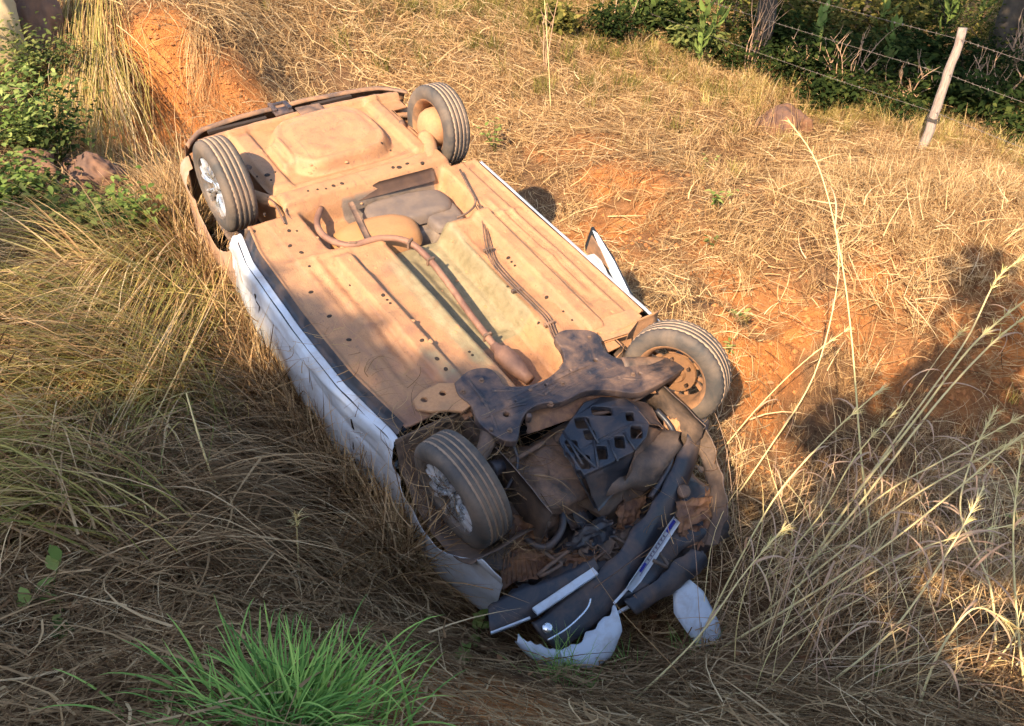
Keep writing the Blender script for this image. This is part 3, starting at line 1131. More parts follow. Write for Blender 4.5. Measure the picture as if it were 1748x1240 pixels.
# inner arch walls
for s, uu, vv in ((-1, -.56, 2.5), (1, .60, 2.5), (-1, -.50, 0), (1, .48, 0)):
    V = [(uu, vv - .37, .0), (uu, vv + .37, .0), (uu, vv + .34, -.38), (uu, vv - .34, -.38)]
    cp(sheet('inner_wing', V, M['brown_panel'] if vv < 1 else M['dusty_metal'], None, 10, 8, .01, .2, .006, int(uu * 10)))


# ---- body sides
def side_profile(s):
    """(u, w) down the side of the body, from the black sill edge to the roof"""
    return [(.835, -.045), (.865, -.055), (.888, -.085), (.898, -.14), (.893, -.20), (.880, -.235), (.886, -.27), (.893, -.36), (.889, -.46), (.875, -.56), (.84, -.64)]


def build_side(s, lab):
    vs = np.arange(-.44 if s < 0 else .33, 3.02, .03)
    pr = side_profile(s)
    # resample the profile
    pr2 = []
    for i in range(len(pr) - 1):
        for k in range(3):
            t = k / 3
            pr2.append((pr[i][0] * (1 - t) + pr[i + 1][0] * t, pr[i][1] * (1 - t) + pr[i + 1][1] * t))
    pr2.append(pr[-1])
    m = len(pr2)
    V, F = [], []
    for v in vs:
        nose = max(0, -.1 - v)
        tail = max(0, v - 2.7)
        for (u, w) in pr2:
            bow = (float(halfL(np.array(v))) - .80) if .4 < v < 2.12 else 0
            uu = u + (bow if s < 0 else 0) - nose * .30 * (1 if s < 0 else .6) - tail * .45 * tail
            d = .018 * noise.noise(Vector((v * 1.7, w * 4, s * 5))) + .008 * noise.noise(Vector((v * 5, w * 9, s * 5)))
            if s < 0:
                d -= .03 * math.exp(-((v - 1.25) / .22) ** 2 - ((w + .22) / .06) ** 2)
                d += .015 * math.exp(-((w + .13 + .10 * (v - 1.2)) / .012) ** 2) * (1 if .5 < v < 2 else 0)
            d += .012 * abs(noise.noise(Vector((v * 3.1 + w * 4, w * 3 - v, s * 7)))) * 2 - .02 * max(0, noise.noise(Vector((v * 2.2, w * 2.5, 9 + s))))
            d *= min(1, max(.15, (-w - .04) * 14))
            V.append(Vector((s * (uu + d), v, w - (nose * .05))))
    nv = len(vs)
    for i in range(nv - 1):
        for j in range(m - 1):
            ok = True
            cv = (vs[i] + vs[i + 1]) / 2
            cw = (pr2[j][1] + pr2[j + 1][1]) / 2
            for wc, r in ((0, .355), (2.5, .345)):
                if (cv - wc) ** 2 + (cw - .0) ** 2 < (r + .022) ** 2: ok = False
            if cv < -.32 and cw > -.17: ok = False
            if not ok: continue
            a = i * m + j
            f = (a, a + m, a + m + 1, a + 1)
            F.append(f if s < 0 else f[::-1])
    # pull the ragged arch edge onto a true arc
    used = {}
    for f in F:
        for q in f: used[q] = used.get(q, 0) + 1
    for q, c in used.items():
        if c < 4:
            v = V[q]
            for wc, r in ((0, .355), (2.5, .345)):
                d = math.hypot(v.y - wc, v.z)
                if d < r + .07 and v.z > -.5:
                    k = r / d
                    if v.z < -.06 or abs(v.y - wc) < r * .98:
                        v.y = wc + (v.y - wc) * k
                        v.z = v.z * k
    o = mk('body_side', V, F, M['paint'])
    o.data.materials.append(M['dusty_paint'])
    for pl in o.data.polygons:
        if pl.center.y > 2.2 + .05 * noise.noise(pl.center * 9): pl.material_index = 1
    md = o.modifiers.new('t', 'SOLIDIFY')
    md.thickness = .006
    md.offset = -1
    sd = o.modifiers.new('s', 'SUBSURF')
    sd.levels = 1
    sd.render_levels = 1
    if lab: o['label'] = lab
    return cp(o)


build_side(-1, 'dented white sill and wing on the near side')
build_side(1, '')
for s in (-1, 1):
    for v0 in (.66, 1.72):
        pts = []
        for (u, w) in side_profile(s)[3:]:
            bow = (float(halfL(np.array(v0))) - .80) if s < 0 else 0
            pts.append((s * (u + bow + .004), v0 + .02 * w, w))
        cp(tube('door_seam', pts, .0045, M['hole'], None, 5, 2))
# black sill strip between floor and paint
for s in (-1, 1):
    V, F = [], []
    vs = np.arange(.40, 2.13, .06)
    for v in vs:
        h = float(halfL(np.array(v))) if s < 0 else .79
        for du, dw in ((-.004, .006), (.012, -.02), (.024, -.05), (.05, -.056), (.075, -.06)):
            V.append((s * (h + du), v, dw))
    for i in range(len(vs) - 1):
        for j in range(4):
            a = i * 5 + j
            f = (a, a + 5, a + 6, a + 1)
            F.append(f if s < 0 else f[::-1])
    o = cp(mk('sill_strip', V, F, M['black_plastic']))
# windows and roof beneath (hidden by grass mostly)
def shell():
    V, F = [], []
    vs = [0.30, .9, 1.6, 2.3, 2.95]
    ring_ = [(-.83, -.62), (-.60, -1.02), (-.3, -1.08), (.3, -1.08), (.60, -1.02), (.83, -.62)]
    for k, v in enumerate(vs):
        sh = {0: .55, 1: 0, 2: 0, 3: 0, 4: .2}[k]
        for (u, w) in ring_:
            ww = w if w > -.7 else w * (1 - sh * .35)
            V.append((u * .98, v + (0 if w > -.7 else (.35 if k == 0 else (-.15 if k == 4 else 0))), ww))
    for i in range(len(vs) - 1):
        for j in range(5):
            a = i * 6 + j
            F.append((a, a + 6, a + 7, a + 1))
    F.append((0, 1, 2, 3, 4, 5))
    F.append((24, 29, 28, 27, 26, 25))
    return V, F


sv, sf_ = shell()
cp(mk('cabin_glass', sv, sf_, M['glass'], smooth=False))
rv = [(-.60, .75, -1.035), (.60, .75, -1.035), (.60, 2.5, -1.035), (-.60, 2.5, -1.035)]
cp(sheet('roof_panel', [(-.62, .7, -1.088), (.62, .7, -1.088), (.62, 2.55, -1.088), (-.62, 2.55, -1.088)], M['paint'], None, 12, 16, .006, .5, .012, 1))
cp(sheet('bonnet', [(-.50, -.55, -.66), (.45, -.55, -.64), (.66, .32, -.70), (-.66, .32, -.70)], M['paint'], None, 16, 16, .05, .3, .01, 2))

# ---- rear bumper
def build_bumper():
    V, F = [], []
    n = 60
    pr = [(-.035, .022), (-.02, .034), (.0, .030), (.018, .004), (.035, -.06), (.05, -.16), (.05, -.30), (.02, -.42)]
    m = len(pr)
    for i in range(n + 1):
        t = -1 + 2 * i / n
        u = .80 * math.sin(t * math.pi / 2 * .98) if abs(t) > 2 else .80 * t
        v = 3.20 - .085 * abs(t) ** 2.2 - .22 * max(0, abs(t) - .8) ** 1.3 * 4
        for dv, w in pr:
            V.append((u, v + dv + .004 * noise.noise(Vector((u * 6, w * 6, 0))), w + .006 * noise.noise(Vector((u * 4, 5, w)))))
    for i in range(n):
        for j in range(m - 1):
            a = i * m + j
            F.append((a, a + 1, a + m + 1, a + m))
    o = mk('rear_bumper', V, F, M['dusty_bumper'])
    s = o.modifiers.new('t', 'SOLIDIFY')
    s.thickness = .005
    return cp(o)


M['dusty_bumper'] = dusty('dusty_bumper', (.05, .045, .045), DUST, .62, .5, 0, 5, .3, 0, 60)
build_bumper()
# tow eye bracket and the pressed rear edge with slots
q = Vector(C(482, 188, .03))
V, F = box_vf(q.x, q.y, .022, .13, .09, .02)
box_vf(q.x - .05, q.y + .045, .03, .03, .10, .035, V, F)
box_vf(q.x + .05, q.y + .03, .03, .03, .10, .035, V, F)
box_vf(q.x, q.y + .075, .03, .13, .022, .03, V, F)
cp(bevel(mk('tow_bracket', V, F, M['black_metal'], smooth=False), .006))
for x0, x1, yy in ((-.62, -.22, 3.10), (.12, .42, 3.12)):
    V, F = box_vf((x0 + x1) / 2, yy, .02, x1 - x0, .028, .02)
    cp(mk('bumper_slot', V, F, M['hole'], smooth=False))
tri = [C(x, y, .03) for x, y in ((505, 196), (545, 188), (556, 202), (528, 206), (548, 214), (520, 212))]
cp(plate('exhaust_hanger', [Vector(p) + Vector((0, 0, .05)) for p in tri], .01, M['grimy_metal'], None, (), .002))
cp(sheet('rear_corner_panel', [(.60, 2.82, -.02), (.80, 2.80, -.06), (.78, 3.06, -.05), (.45, 3.10, -.0)], M['dusty_metal'], None, 10, 10, .015, .1, .005, 4))
cp(sheet('rear_corner_panel', [(-.80, 2.82, -.06), (-.55, 2.82, -.02), (-.45, 3.08, -.0), (-.78, 3.04, -.05)], M['dusty_metal'], None, 10, 10, .015, .1, .005, 6))

# ---- sprung door edge on the far side
o1 = [CU(x, y, .93) for x, y in ((1008, 388), (1042, 440), (1078, 512), (1066, 518), (1032, 455), (1004, 402))]
def slab(name, px, u, mat, th=.02):
    pts = [Vector(CU(x, y, u)) for x, y in px]
    V = pts + [p + Vector((th, 0, 0)) for p in pts]
    n = len(pts)
    F = [tuple(range(n)), tuple(range(2 * n - 1, n - 1, -1))]
    for i in range(n):
        F.append((i, n + i, n + (i + 1) % n, (i + 1) % n))
    return cp(bevel(mk(name, V, F, mat, smooth=False), .003))


slab('door_frame', ((1009, 388), (1044, 440), (1080, 513), (1080, 522), (1068, 522), (1035, 462), (1012, 414), (1000, 432), (998, 420)), 1.02, M['glass'], .02).name = 'bent_door'
slab('door_edge', ((1011, 394), (1018, 399), (1047, 447), (1079, 513), (1077, 521), (1068, 519), (1034, 452)), 1.015, M['trim_white'], .01)
slab('window_glass', ((1009, 402), (1024, 425), (1040, 462), (1018, 436), (999, 432)), 1.01, M['dusty_bumper'], .01)
slab('door_skin', ((1000, 437), (1012, 434), (1024, 445), (1046, 490), (1058, 512), (1040, 512), (1010, 465)), 1.0, M['trim_white'], .012)

#==FRONT==
# ------------------------------------------------------------------ crushed front end
def P4(w, *px):
    if not hasattr(w, '__len__'): w = [w] * 4
    return [C(x, y, ww) for (x, y), ww in zip(px, w)]


# filler mass: engine and gearbox, down inside
def lump(name, c, s, mat, seed=0, amp=.25, n=18):
    V, F = [], []
    for i in range(n + 1):
        th = math.pi * i / n
        for j in range(2 * n):
            ph = math.pi * j / n
            d = Vector((math.sin(th) * math.cos(ph), math.sin(th) * math.sin(ph), math.cos(th)))
            # boxy lump
            k = 1 / max(abs(d.x), abs(d.y), abs(d.z)) ** .7
            q = d * (k * (1 + amp * noise.noise(d * 2.2 + Vector((seed, 0, 0))) + amp * .5 * noise.noise(d * 5 + Vector((seed, 3, 0)))))
            V.append((c[0] + q.x * s[0], c[1] + q.y * s[1], c[2] + q.z * s[2]))
    m = 2 * n
    for i in range(n):
        for j in range(m):
            F.append((i * m + j, (i + 1) * m + j, (i + 1) * m + (j + 1) % m, i * m + (j + 1) % m))
    return mk(name, V, F, mat)


cp(lump('engine_block', (.12, -.12, -.28), (.30, .26, .17), M['brown_panel'], 1))
cp(lump('gearbox', (-.28, -.10, -.27), (.20, .20, .15), M['grimy_metal'], 4))
cp(lump('engine_bay', (.02, -.45, -.52), (.55, .28, .12), M['black_plastic'], 7))
# ladder-shaped black tray with windows
T = lambda x, y: (780 + x / 3.64, 560 + y / 3.64)
tray = [T(*p) for p in ((640, 690), (700, 590), (790, 470), (900, 430), (1040, 440), (1120, 500), (1190, 600), (1170, 680), (1090, 770), (950, 840), (790, 915))]
def rrect(x0, y0, x1, y1, w=0, r=.22, sk=.0):
    x0, x1, y0, y1 = x0 - 5, x1 + 5, y0 - 4, y1 + 4
    pts = []
    n = 5
    for cx, cy, a0 in ((1 - r, r, -90), (1 - r, 1 - r, 0), (r, 1 - r, 90), (r, r, 180)):
        for k in range(n):
            a = R(a0 + 90 * k / (n - 1))
            s, t = cx + r * math.cos(a), cy + r * math.sin(a)
            pts.append(C(*T(x0 + (x1 - x0) * s + sk * t, y0 + (y1 - y0) * t), w))
    return pts


def tz(x, y):
    return .01 * noise.noise(Vector((x * 9, y * 9, 0)))


hl = [rrect(725, 555, 815, 625, sk=20), rrect(780, 635, 850, 700, sk=20), rrect(665, 700, 745, 775, sk=15), rrect(735, 795, 820, 880, sk=12), rrect(850, 740, 930, 820, sk=12), rrect(975, 672, 1040, 750, sk=10), rrect(1075, 610, 1150, 690, sk=5),
      rrect(830, 492, 960, 548, sk=10), rrect(1045, 525, 1095, 580, sk=10)]
tr = cp(plate('engine_undertray', [C(x, y, 0) for x, y in tray], .025, M['black_plastic'], None, hl, .005, tz))
# ribs on the tray
for (x0, y0, x1, y1) in ((660, 640, 780, 850), (790, 560, 880, 720), (690, 690, 860, 870), (850, 700, 880, 870), (940, 700, 1000, 830), (1040, 650, 1110, 760), (640, 700, 860, 1120)):
    cp(tube('tray_rib', [C(*T(x0, y0), .008), C(*T(x1, y1), .008 if y1 < 1000 else -.18)], .007, M['black_plastic'], None, 6, 1))
cp(sheet('tray_skirt', P4([0, 0, -.20, -.20], T(780, 905), T(1095, 765), T(1050, 950), T(870, 1135)), M['black_plastic'], None, 14, 10, .012, .1, .005, 8))
cp(sheet('tray_side', P4([.0, .0, -.12, -.22], T(1095, 765), T(1185, 610), T(1270, 640), T(1010, 1060)), M['grimy_metal'], None, 14, 12, .012, .1, .005, 9, bulge=.02))
cp(sheet('tray_side', P4([.0, .0, -.10, -.10], T(1190, 600), T(1040, 440), T(1180, 470), T(1290, 640)), M['grimy_metal'], None, 10, 10, .012, .1, .005, 10))
crumple = [
    ('splash_shield', [-.12, -.16, -.34, -.30], ((933, 768), (968, 775), (1012, 885), (985, 902)), 'black_plastic', .012, 11),
    ('splash_shield', [-.20, -.22, -.34, -.34], ((938, 845), (958, 840), (992, 900), (975, 905)), 'black_plastic', .008, 12),
    ('crumpled_liner', [-.18, -.18, -.36, -.32], ((868, 800), (938, 800), (935, 950), (872, 925)), 'grimy_metal', .05, 13),
    ('crumpled_liner', [-.22, -.24, -.40, -.38], ((860, 870), (925, 900), (950, 958), (870, 950)), 'rust_panel', .03, 14),
    ('crossbeam', [-.30, -.30, -.40, -.40], ((815, 925), (875, 915), (890, 960), (822, 985)), 'brown_panel', .012, 15),
    ('radiator_core', [-.36, -.36, -.44, -.44], ((860, 945), (940, 932), (960, 972), (850, 1005)), 'rust_panel', .015, 16),
    ('bumper_bracket', [-.26, -.24, -.34, -.36], ((965, 925), (1030, 878), (1052, 915), (972, 942)), 'black_plastic', .02, 17),
    ('torn_flange', [-.34, -.34, -.40, -.42], ((955, 938), (1022, 925), (1015, 960), (948, 968)), 'rust_panel', .02, 18),
    ('torn_flange', [-.30, -.30, -.42, -.42], ((1050, 862), (1100, 820), (1085, 895), (1045, 905)), 'rust_panel', .03, 19),
    ('torn_flange', [-.36, -.36, -.44, -.44], ((1020, 925), (1075, 900), (1060, 960), (1022, 975)), 'brown_panel', .02, 20),
    ('crushed_wing', [-.34, -.34, -.46, -.46], ((1205, 830), (1240, 850), (1215, 930), (1190, 935)), 'rust_panel', .02, 23),
    ('bent_bracket', [-.28, -.28, -.36, -.38], ((1150, 856), (1226, 845), (1214, 880), (1158, 910)), 'rust_panel', .02, 24),
    ('bent_bracket', [-.38, -.38, -.46, -.46], ((1160, 905), (1195, 895), (1190, 925), (1165, 935)), 'rust_panel', .02, 25),
    ('torn_liner', [-.12, -.12, -.30, -.30], ((1130, 715), (1165, 712), (1150, 790), (1120, 800)), 'dusty_metal', .02, 26),
]
for nm, ws, px, mt, amp, sd in crumple:
    cp(sheet(nm, P4(ws, *px), M[mt], None, 26, 20, amp * 1.25, .07, .005, sd, 1.6))
for k in range(22):
    x0, y0 = rnd.choice([(rnd.uniform(875, 1000), rnd.uniform(850, 980)), (rnd.uniform(1040, 1230), rnd.uniform(740, 950)), (rnd.uniform(870, 960), rnd.uniform(760, 900)), (rnd.uniform(1000, 1110), rnd.uniform(850, 960))])
    w_ = rnd.uniform(-.42, -.32) if y0 > 800 else rnd.uniform(-.34, -.22)
    c_ = Vector(C(x0, y0, w_))
    a_ = rnd.uniform(0, 6.28)
    e1 = Vector((math.cos(a_), math.sin(a_), rnd.uniform(-.6, .6))) * rnd.uniform(.03, .10)
    e2 = Vector((-math.sin(a_), math.cos(a_), rnd.uniform(-.8, .8))) * rnd.uniform(.015, .05)
    cp(sheet('torn_piece', [c_ - e1 - e2, c_ + e1 - e2 * .6, c_ + e1 * .8 + e2, c_ - e1 * .7 + e2], M[rnd.choice(['black_plastic', 'brown_panel', 'brown_panel', 'rust_panel', 'grimy_metal', 'black_plastic'])], None, 8, 6, .014, .035, .004, 60 + k, 2.5))
def loft(name, top, bot, mat, bulge=.02, th=.006, nu=40, nv=10, seed=0, amp=.006):
    a = smooth_path([C(*p) for p in top], 8)
    b = smooth_path([C(*p) for p in bot], 8)

    def ev(path, t):
        x = t * (len(path) - 1)
        i = min(int(x), len(path) - 2)
        return path[i].lerp(path[i + 1], x - i)
    V, F = [], []
    cen = Vector((0.0, .6, -.9))
    for i in range(nu + 1):
        p, q = ev(a, i / nu), ev(b, i / nu)
        for j in range(nv + 1):
            t = j / nv
            if j in (0, nv): t += (.10 if j else -.10) * noise.noise(Vector((i * .28, seed * 3.1, j)))
            m_ = p.lerp(q, t)
            out = (m_ - cen).normalized()
            V.append(m_ + out * (bulge * 4 * t * (1 - t) + amp * noise.noise(m_ * 9 + Vector((seed, 0, 0))) + amp * .6 * abs(noise.noise(m_ * 22 + Vector((seed, 0, 0))))))
    for i in range(nu):
        for j in range(nv):
            k = i * (nv + 1) + j
            F.append((k, k + nv + 1, k + nv + 2, k + 1))
    o = mk(name, V, F, mat)
    m_ = o.modifiers.new('t', 'SOLIDIFY')
    m_.thickness = th
    return cp(o)


loft('lower_grille', [(833, 1036, -.36), (880, 1006, -.34), (950, 984, -.33), (1012, 952, -.33)], [(837, 1082, -.40), (900, 1060, -.40), (965, 1022, -.40), (1024, 980, -.40)], M['black_plastic'], .03, seed=1)
loft('bumper_skin', [(905, 1060, -.40), (960, 1020, -.38), (1030, 965, -.34), (1085, 900, -.28), (1130, 830, -.22), (1165, 760, -.16), (1186, 712, -.12)],
     [(955, 1112, -.47), (1040, 1042, -.46), (1075, 1004, -.45), (1122, 935, -.42), (1150, 880, -.38), (1180, 800, -.30), (1206, 722, -.24)], M['black_plastic'], .035, seed=2, amp=.012)
loft('bumper_corner', [(955, 1110, -.45), (985, 1096, -.45), (1020, 1068, -.44), (1050, 1034, -.43)], [(960, 1128, -.50), (1005, 1140, -.52), (1040, 1122, -.52), (1058, 1082, -.50)], M['trim_white'], .03, seed=3)
loft('bumper_corner', [(884, 1084, -.44), (905, 1096, -.44), (930, 1104, -.45), (956, 1110, -.46)], [(880, 1094, -.47), (905, 1120, -.50), (940, 1134, -.52), (966, 1134, -.52)], M['trim_white'], .02, seed=4)
loft('headlight_shell', [(1064, 1026, -.42), (1120, 985, -.40), (1170, 945, -.38), (1196, 938, -.37)], [(1086, 1050, -.47), (1140, 1015, -.47), (1180, 985, -.46), (1204, 966, -.45)], M['black_plastic'], .02, seed=5, amp=.012)
for k in range(5):
    t = k / 5 + .1
    cp(tube('headlight_rib', [C(1070 + 120 * t, 1024 - 84 * t, -.405), C(1088 + 116 * t, 1046 - 82 * t, -.45)], .005, M['grimy_metal'], None, 6, 1))
loft('crushed_wing', [(1188, 712, -.10), (1212, 745, -.12), (1232, 810, -.18), (1240, 870, -.26), (1228, 925, -.36)], [(1180, 735, -.20), (1196, 780, -.24), (1208, 830, -.28), (1212, 880, -.34), (1200, 930, -.42)], M['brown_panel'], .02, seed=6, amp=.02)
# running gear that can be made out in the bay
cp(tube('driveshaft', [(-.22, .02, -.10), (-.40, .01, -.09), (-.60, -.01, -.05)], .014, M['grimy_metal'], None, 10, 3))
bt = [( -.56 + .012 * k, 0, -.058 - .001 * k) for k in range(9)]
cp(tube('rubber_boot', bt, [.040 - .002 * k + (.006 if k % 2 else 0) for k in range(9)], M['black_plastic'], None, 14, 1))
for (x_, y_, w_, r1) in ((905, 800, -.20, .055), (935, 860, -.26, .045), (880, 880, -.28, .05), (1130, 790, -.22, .04), (1165, 840, -.26, .035)):
    c_ = Vector(C(x_, y_, w_))
    pv, pf = lathe_vf([(-.03, 0), (-.03, r1 * .5), (-.028, r1 * .95), (-.02, r1), (-.012, r1 * .85), (-.004, r1), (.004, r1 * .85), (.012, r1), (.03, r1 * .95), (.03, 0)], 28)
    pu = mk('pulley', pv, pf, M['grimy_metal'])
    pu.parent = car
    pu.location = OFF + c_
    pu.rotation_euler = (rnd.uniform(-.4, .4), R(60) + rnd.uniform(-.3, .3), rnd.uniform(0, 1.5))
cp(tube('radiator_hose', [C(860, 850, -.26), C(890, 910, -.30), C(930, 935, -.30), C(960, 900, -.26), C(955, 850, -.22)], .018, M['black_plastic'], None, 12, 5))
cp(tube('radiator_hose', [C(1120, 700, -.10), C(1150, 740, -.15), C(1140, 800, -.2), C(1110, 850, -.26)], .016, M['black_plastic'], None, 12, 5))
for k in range(12):
    t = k / 11
    cp(tube('radiator_fin', [C(862 + 74 * t, 946 - 12 * t, -.345), C(856 + 100 * t, 1000 - 28 * t, -.42)], .0035, M['rust_panel'], None, 5, 1))
# white trim bar, thin mouldings, edge strips
def bar(name, a, b, wa, wb, width, mat, th=.012):
    p, q = Vector(C(*a, wa)), Vector(C(*b, wb))
    d = (q - p)
    s = Vector((0, 0, 1)).cross(d).normalized() * width / 2
    return cp(sheet(name, [p - s, q - s, q + s, p + s], mat, None, 14, 4, .002, .1, th, 40, .3))


bar('trim_bar', (913, 1044), (1017, 974), -.335, -.315, .040, M['trim_white'])
bar('bumper_edge', (838, 1080), (905, 1054), -.375, -.365, .010, M['trim_white'])
cp(tube('moulding', [C(935, 1093, -.385), C(965, 1075, -.38), (C(990, 1053, -.37)), C(1004, 1036, -.36), C(1008, 1022, -.355)], .0055, M['chrome'], None, 6, 5))
bar('bumper_edge', (1050, 1048), (1203, 964), -.46, -.43, .014, M['trim_white'])
bar('bumper_edge', (1048, 1030), (1075, 1000), -.40, -.37, .012, M['trim_white'])
fl = Vector(C(934, 1072, -.375))
lv, lf = lathe_vf([(-.008, 0), (-.008, .020), (.0, .026), (.006, .020), (.008, 0)], 20)
fg = mk('fog_lamp', lv, lf, M['chrome'])
fg.parent = car
fg.location = OFF + fl
fg.rotation_euler = (0, R(75), R(30))
# licence plate seen almost edge-on
pa, pb = Vector(C(1068, 1004, -.36)), Vector(C(1150, 882, -.26))
dv_ = (pb - pa).normalized()
# plate leans so only a sliver faces up
cdir = (Vector(RW.T @ (CM - TW)) - pa).normalized()
nrm = dv_.cross(cdir).normalized()
wdir = (nrm * .45 + cdir * -.85).normalized()
lp = cp(sheet('licence_plate', [pa, pb, pb + wdir * .085, pa + wdir * .085], M['trim_white'], None, 10, 3, .001, .2, .003, 41, 0))
pn = (pb - pa).cross(wdir).normalized()
if pn.dot(cdir) < 0: pn = -pn
def pmark(s0, s1, t0, t1, mat, nm):
    V = []
    for s, t in ((s0, t0), (s1, t0), (s1, t1), (s0, t1)):
        V.append(pa + (pb - pa) * s + wdir * (.085 * t) + pn * .0035)
    V += [v + pn * .0012 for v in V]
    F = [(0, 1, 2, 3), (4, 7, 6, 5), (0, 4, 5, 1), (1, 5, 6, 2), (2, 6, 7, 3), (3, 7, 4, 0)]
    o = mk(nm, V, F, mat, lp, smooth=False)
    return o


pmark(.80, .97, .10, .42, M['blue_print'], 'blue_mark')
pmark(.24, .36, .10, .40, M['blue_print'], 'blue_mark')
for k in range(7):
    s = .40 + k * .055
    pmark(s, s + .022, .12, .40, M['grey_print'], 'plate_character')
    if k % 2: pmark(s + .022, s + .036, .12, .20, M['grey_print'], 'plate_character')
pmark(.20, .97, .46, .52, M['grey_print'], 'plate_border')
# hoses and wires through the bay
for k in range(30):
    x0, y0 = rnd.uniform(870, 1150), rnd.uniform(730, 940)
    pts = []
    w_ = rnd.uniform(-.44, -.30)
    for q in range(5):
        pts.append(C(x0 + q * rnd.uniform(-22, 30), y0 + q * rnd.uniform(-18, 24), w_ + rnd.uniform(-.05, .04)))
    cp(tube('hose' if k % 3 == 0 else 'wire', pts, .010 if k % 4 == 0 else rnd.choice((.002, .0035)), M[rnd.choice(['black_plastic', 'brown_panel', 'grimy_metal'])], None, 7, 4))
cp(tube('brake_hose', [C(872, 750, 0), C(884, 790, -.06), C(868, 830, -.1), C(855, 840, -.14)], .008, M['black_plastic'], None, 8, 5))
# straw caught in the wheel and over the wreck
def caught(name, label, boxes, n, w, ln, seed):
    r = random.Random(seed)
    V, F = [], []
    for i in range(n):
        x0, y0, x1, y1, w0, w1, adir = boxes[i % len(boxes)]
        a = Vector(C(r.uniform(x0, x1), r.uniform(y0, y1), r.uniform(w0, w1)))
        an = adir + r.gauss(0, .5)
        l = ln * r.uniform(.4, 1.2)
        d = Vector((math.cos(an), math.sin(an), r.uniform(-.15, .15)))
        sd = Vector((-math.sin(an), math.cos(an), r.uniform(-.5, .5))).normalized()
        cv = r.gauss(0, .25)
        pts = [a + d * l * (q / 6) + sd * cv * l * math.sin(q / 6 * 3.1) - Vector((0, 0, .12 * l * (q / 6) ** 2)) for q in range(7)]
        blade(V, F, pts, w * r.uniform(.6, 1.4), sd)
    o = cp(mk(name, V, F, M['litter' if seed % 2 else 'straw']))
    o['kind'] = 'stuff'
    return o


caught('caught_straw', '', [(690, 730, 790, 900, -.12, .12, 1.2), (680, 700, 850, 790, -.05, .1, .3), (800, 900, 880, 960, -.35, -.2, .2), (820, 760, 900, 830, -.2, -.05, 1.0), (830, 740, 960, 860, -.2, 0, -.8)], 330, .0035, .26, 31)
caught('caught_straw', '', [(560, 620, 740, 720, .03, .06, .1), (430, 560, 640, 640, -.02, .05, .0), (400, 520, 620, 760, -.25, -.05, -.1), (1180, 720, 1230, 900, -.3, -.1, .4), (1060, 800, 1180, 950, -.35, -.2, .2)], 120, .0036, .24, 32)
# fallen fragment
fr = [(1147, 989), (1176, 989), (1200, 1010), (1226, 1062), (1236, 1112), (1195, 1108), (1166, 1072), (1150, 1046)]
FB = G(1185, 1060)
def frag():
    base = G(1195, 1100)
    pts = []
    for x, y in fr:
        d = ray(x, y)
        # a plane leaning against the wreck
        n = Vector((.25, -.55, .8)).normalized()
        o = Vector(CM.tolist())
        dd = Vector(d.tolist())
        t = ((base + Vector((0, 0, .07)) - o).dot(n)) / dd.dot(n)
        pts.append(o + dd * t)
    c = sum(pts, Vector()) / len(pts)
    n = Vector((.25, -.55, .8)).normalized()
    V, F = [c + n * .015], []
    k = len(pts)
    rings = 5
    for r_ in range(1, rings + 1):
        for i in range(k * 3):
            a, b = pts[i // 3], pts[(i // 3 + 1) % k]
            p = a.lerp(b, (i % 3) / 3)
            s = r_ / rings
            q = c.lerp(p, s)
            V.append(q + n * (.022 * (1 - s * s) + .006 * noise.noise(q * 14)))
    m = k * 3
    for i in range(m): F.append((0, 1 + i, 1 + (i + 1) % m))
    for r_ in range(rings - 1):
        for i in range(m):
            F.append((1 + r_ * m + i, 1 + (r_ + 1) * m + i, 1 + (r_ + 1) * m + (i + 1) % m, 1 + r_ * m + (i + 1) % m))
    o = mk('bumper_fragment', V, F, M['trim_white'])
    s = o.modifiers.new('t', 'SOLIDIFY')
    s.thickness = .004
    tag(o, 'pale blue-white broken bumper piece lying in grass right of the wreck', 'car part')


frag()
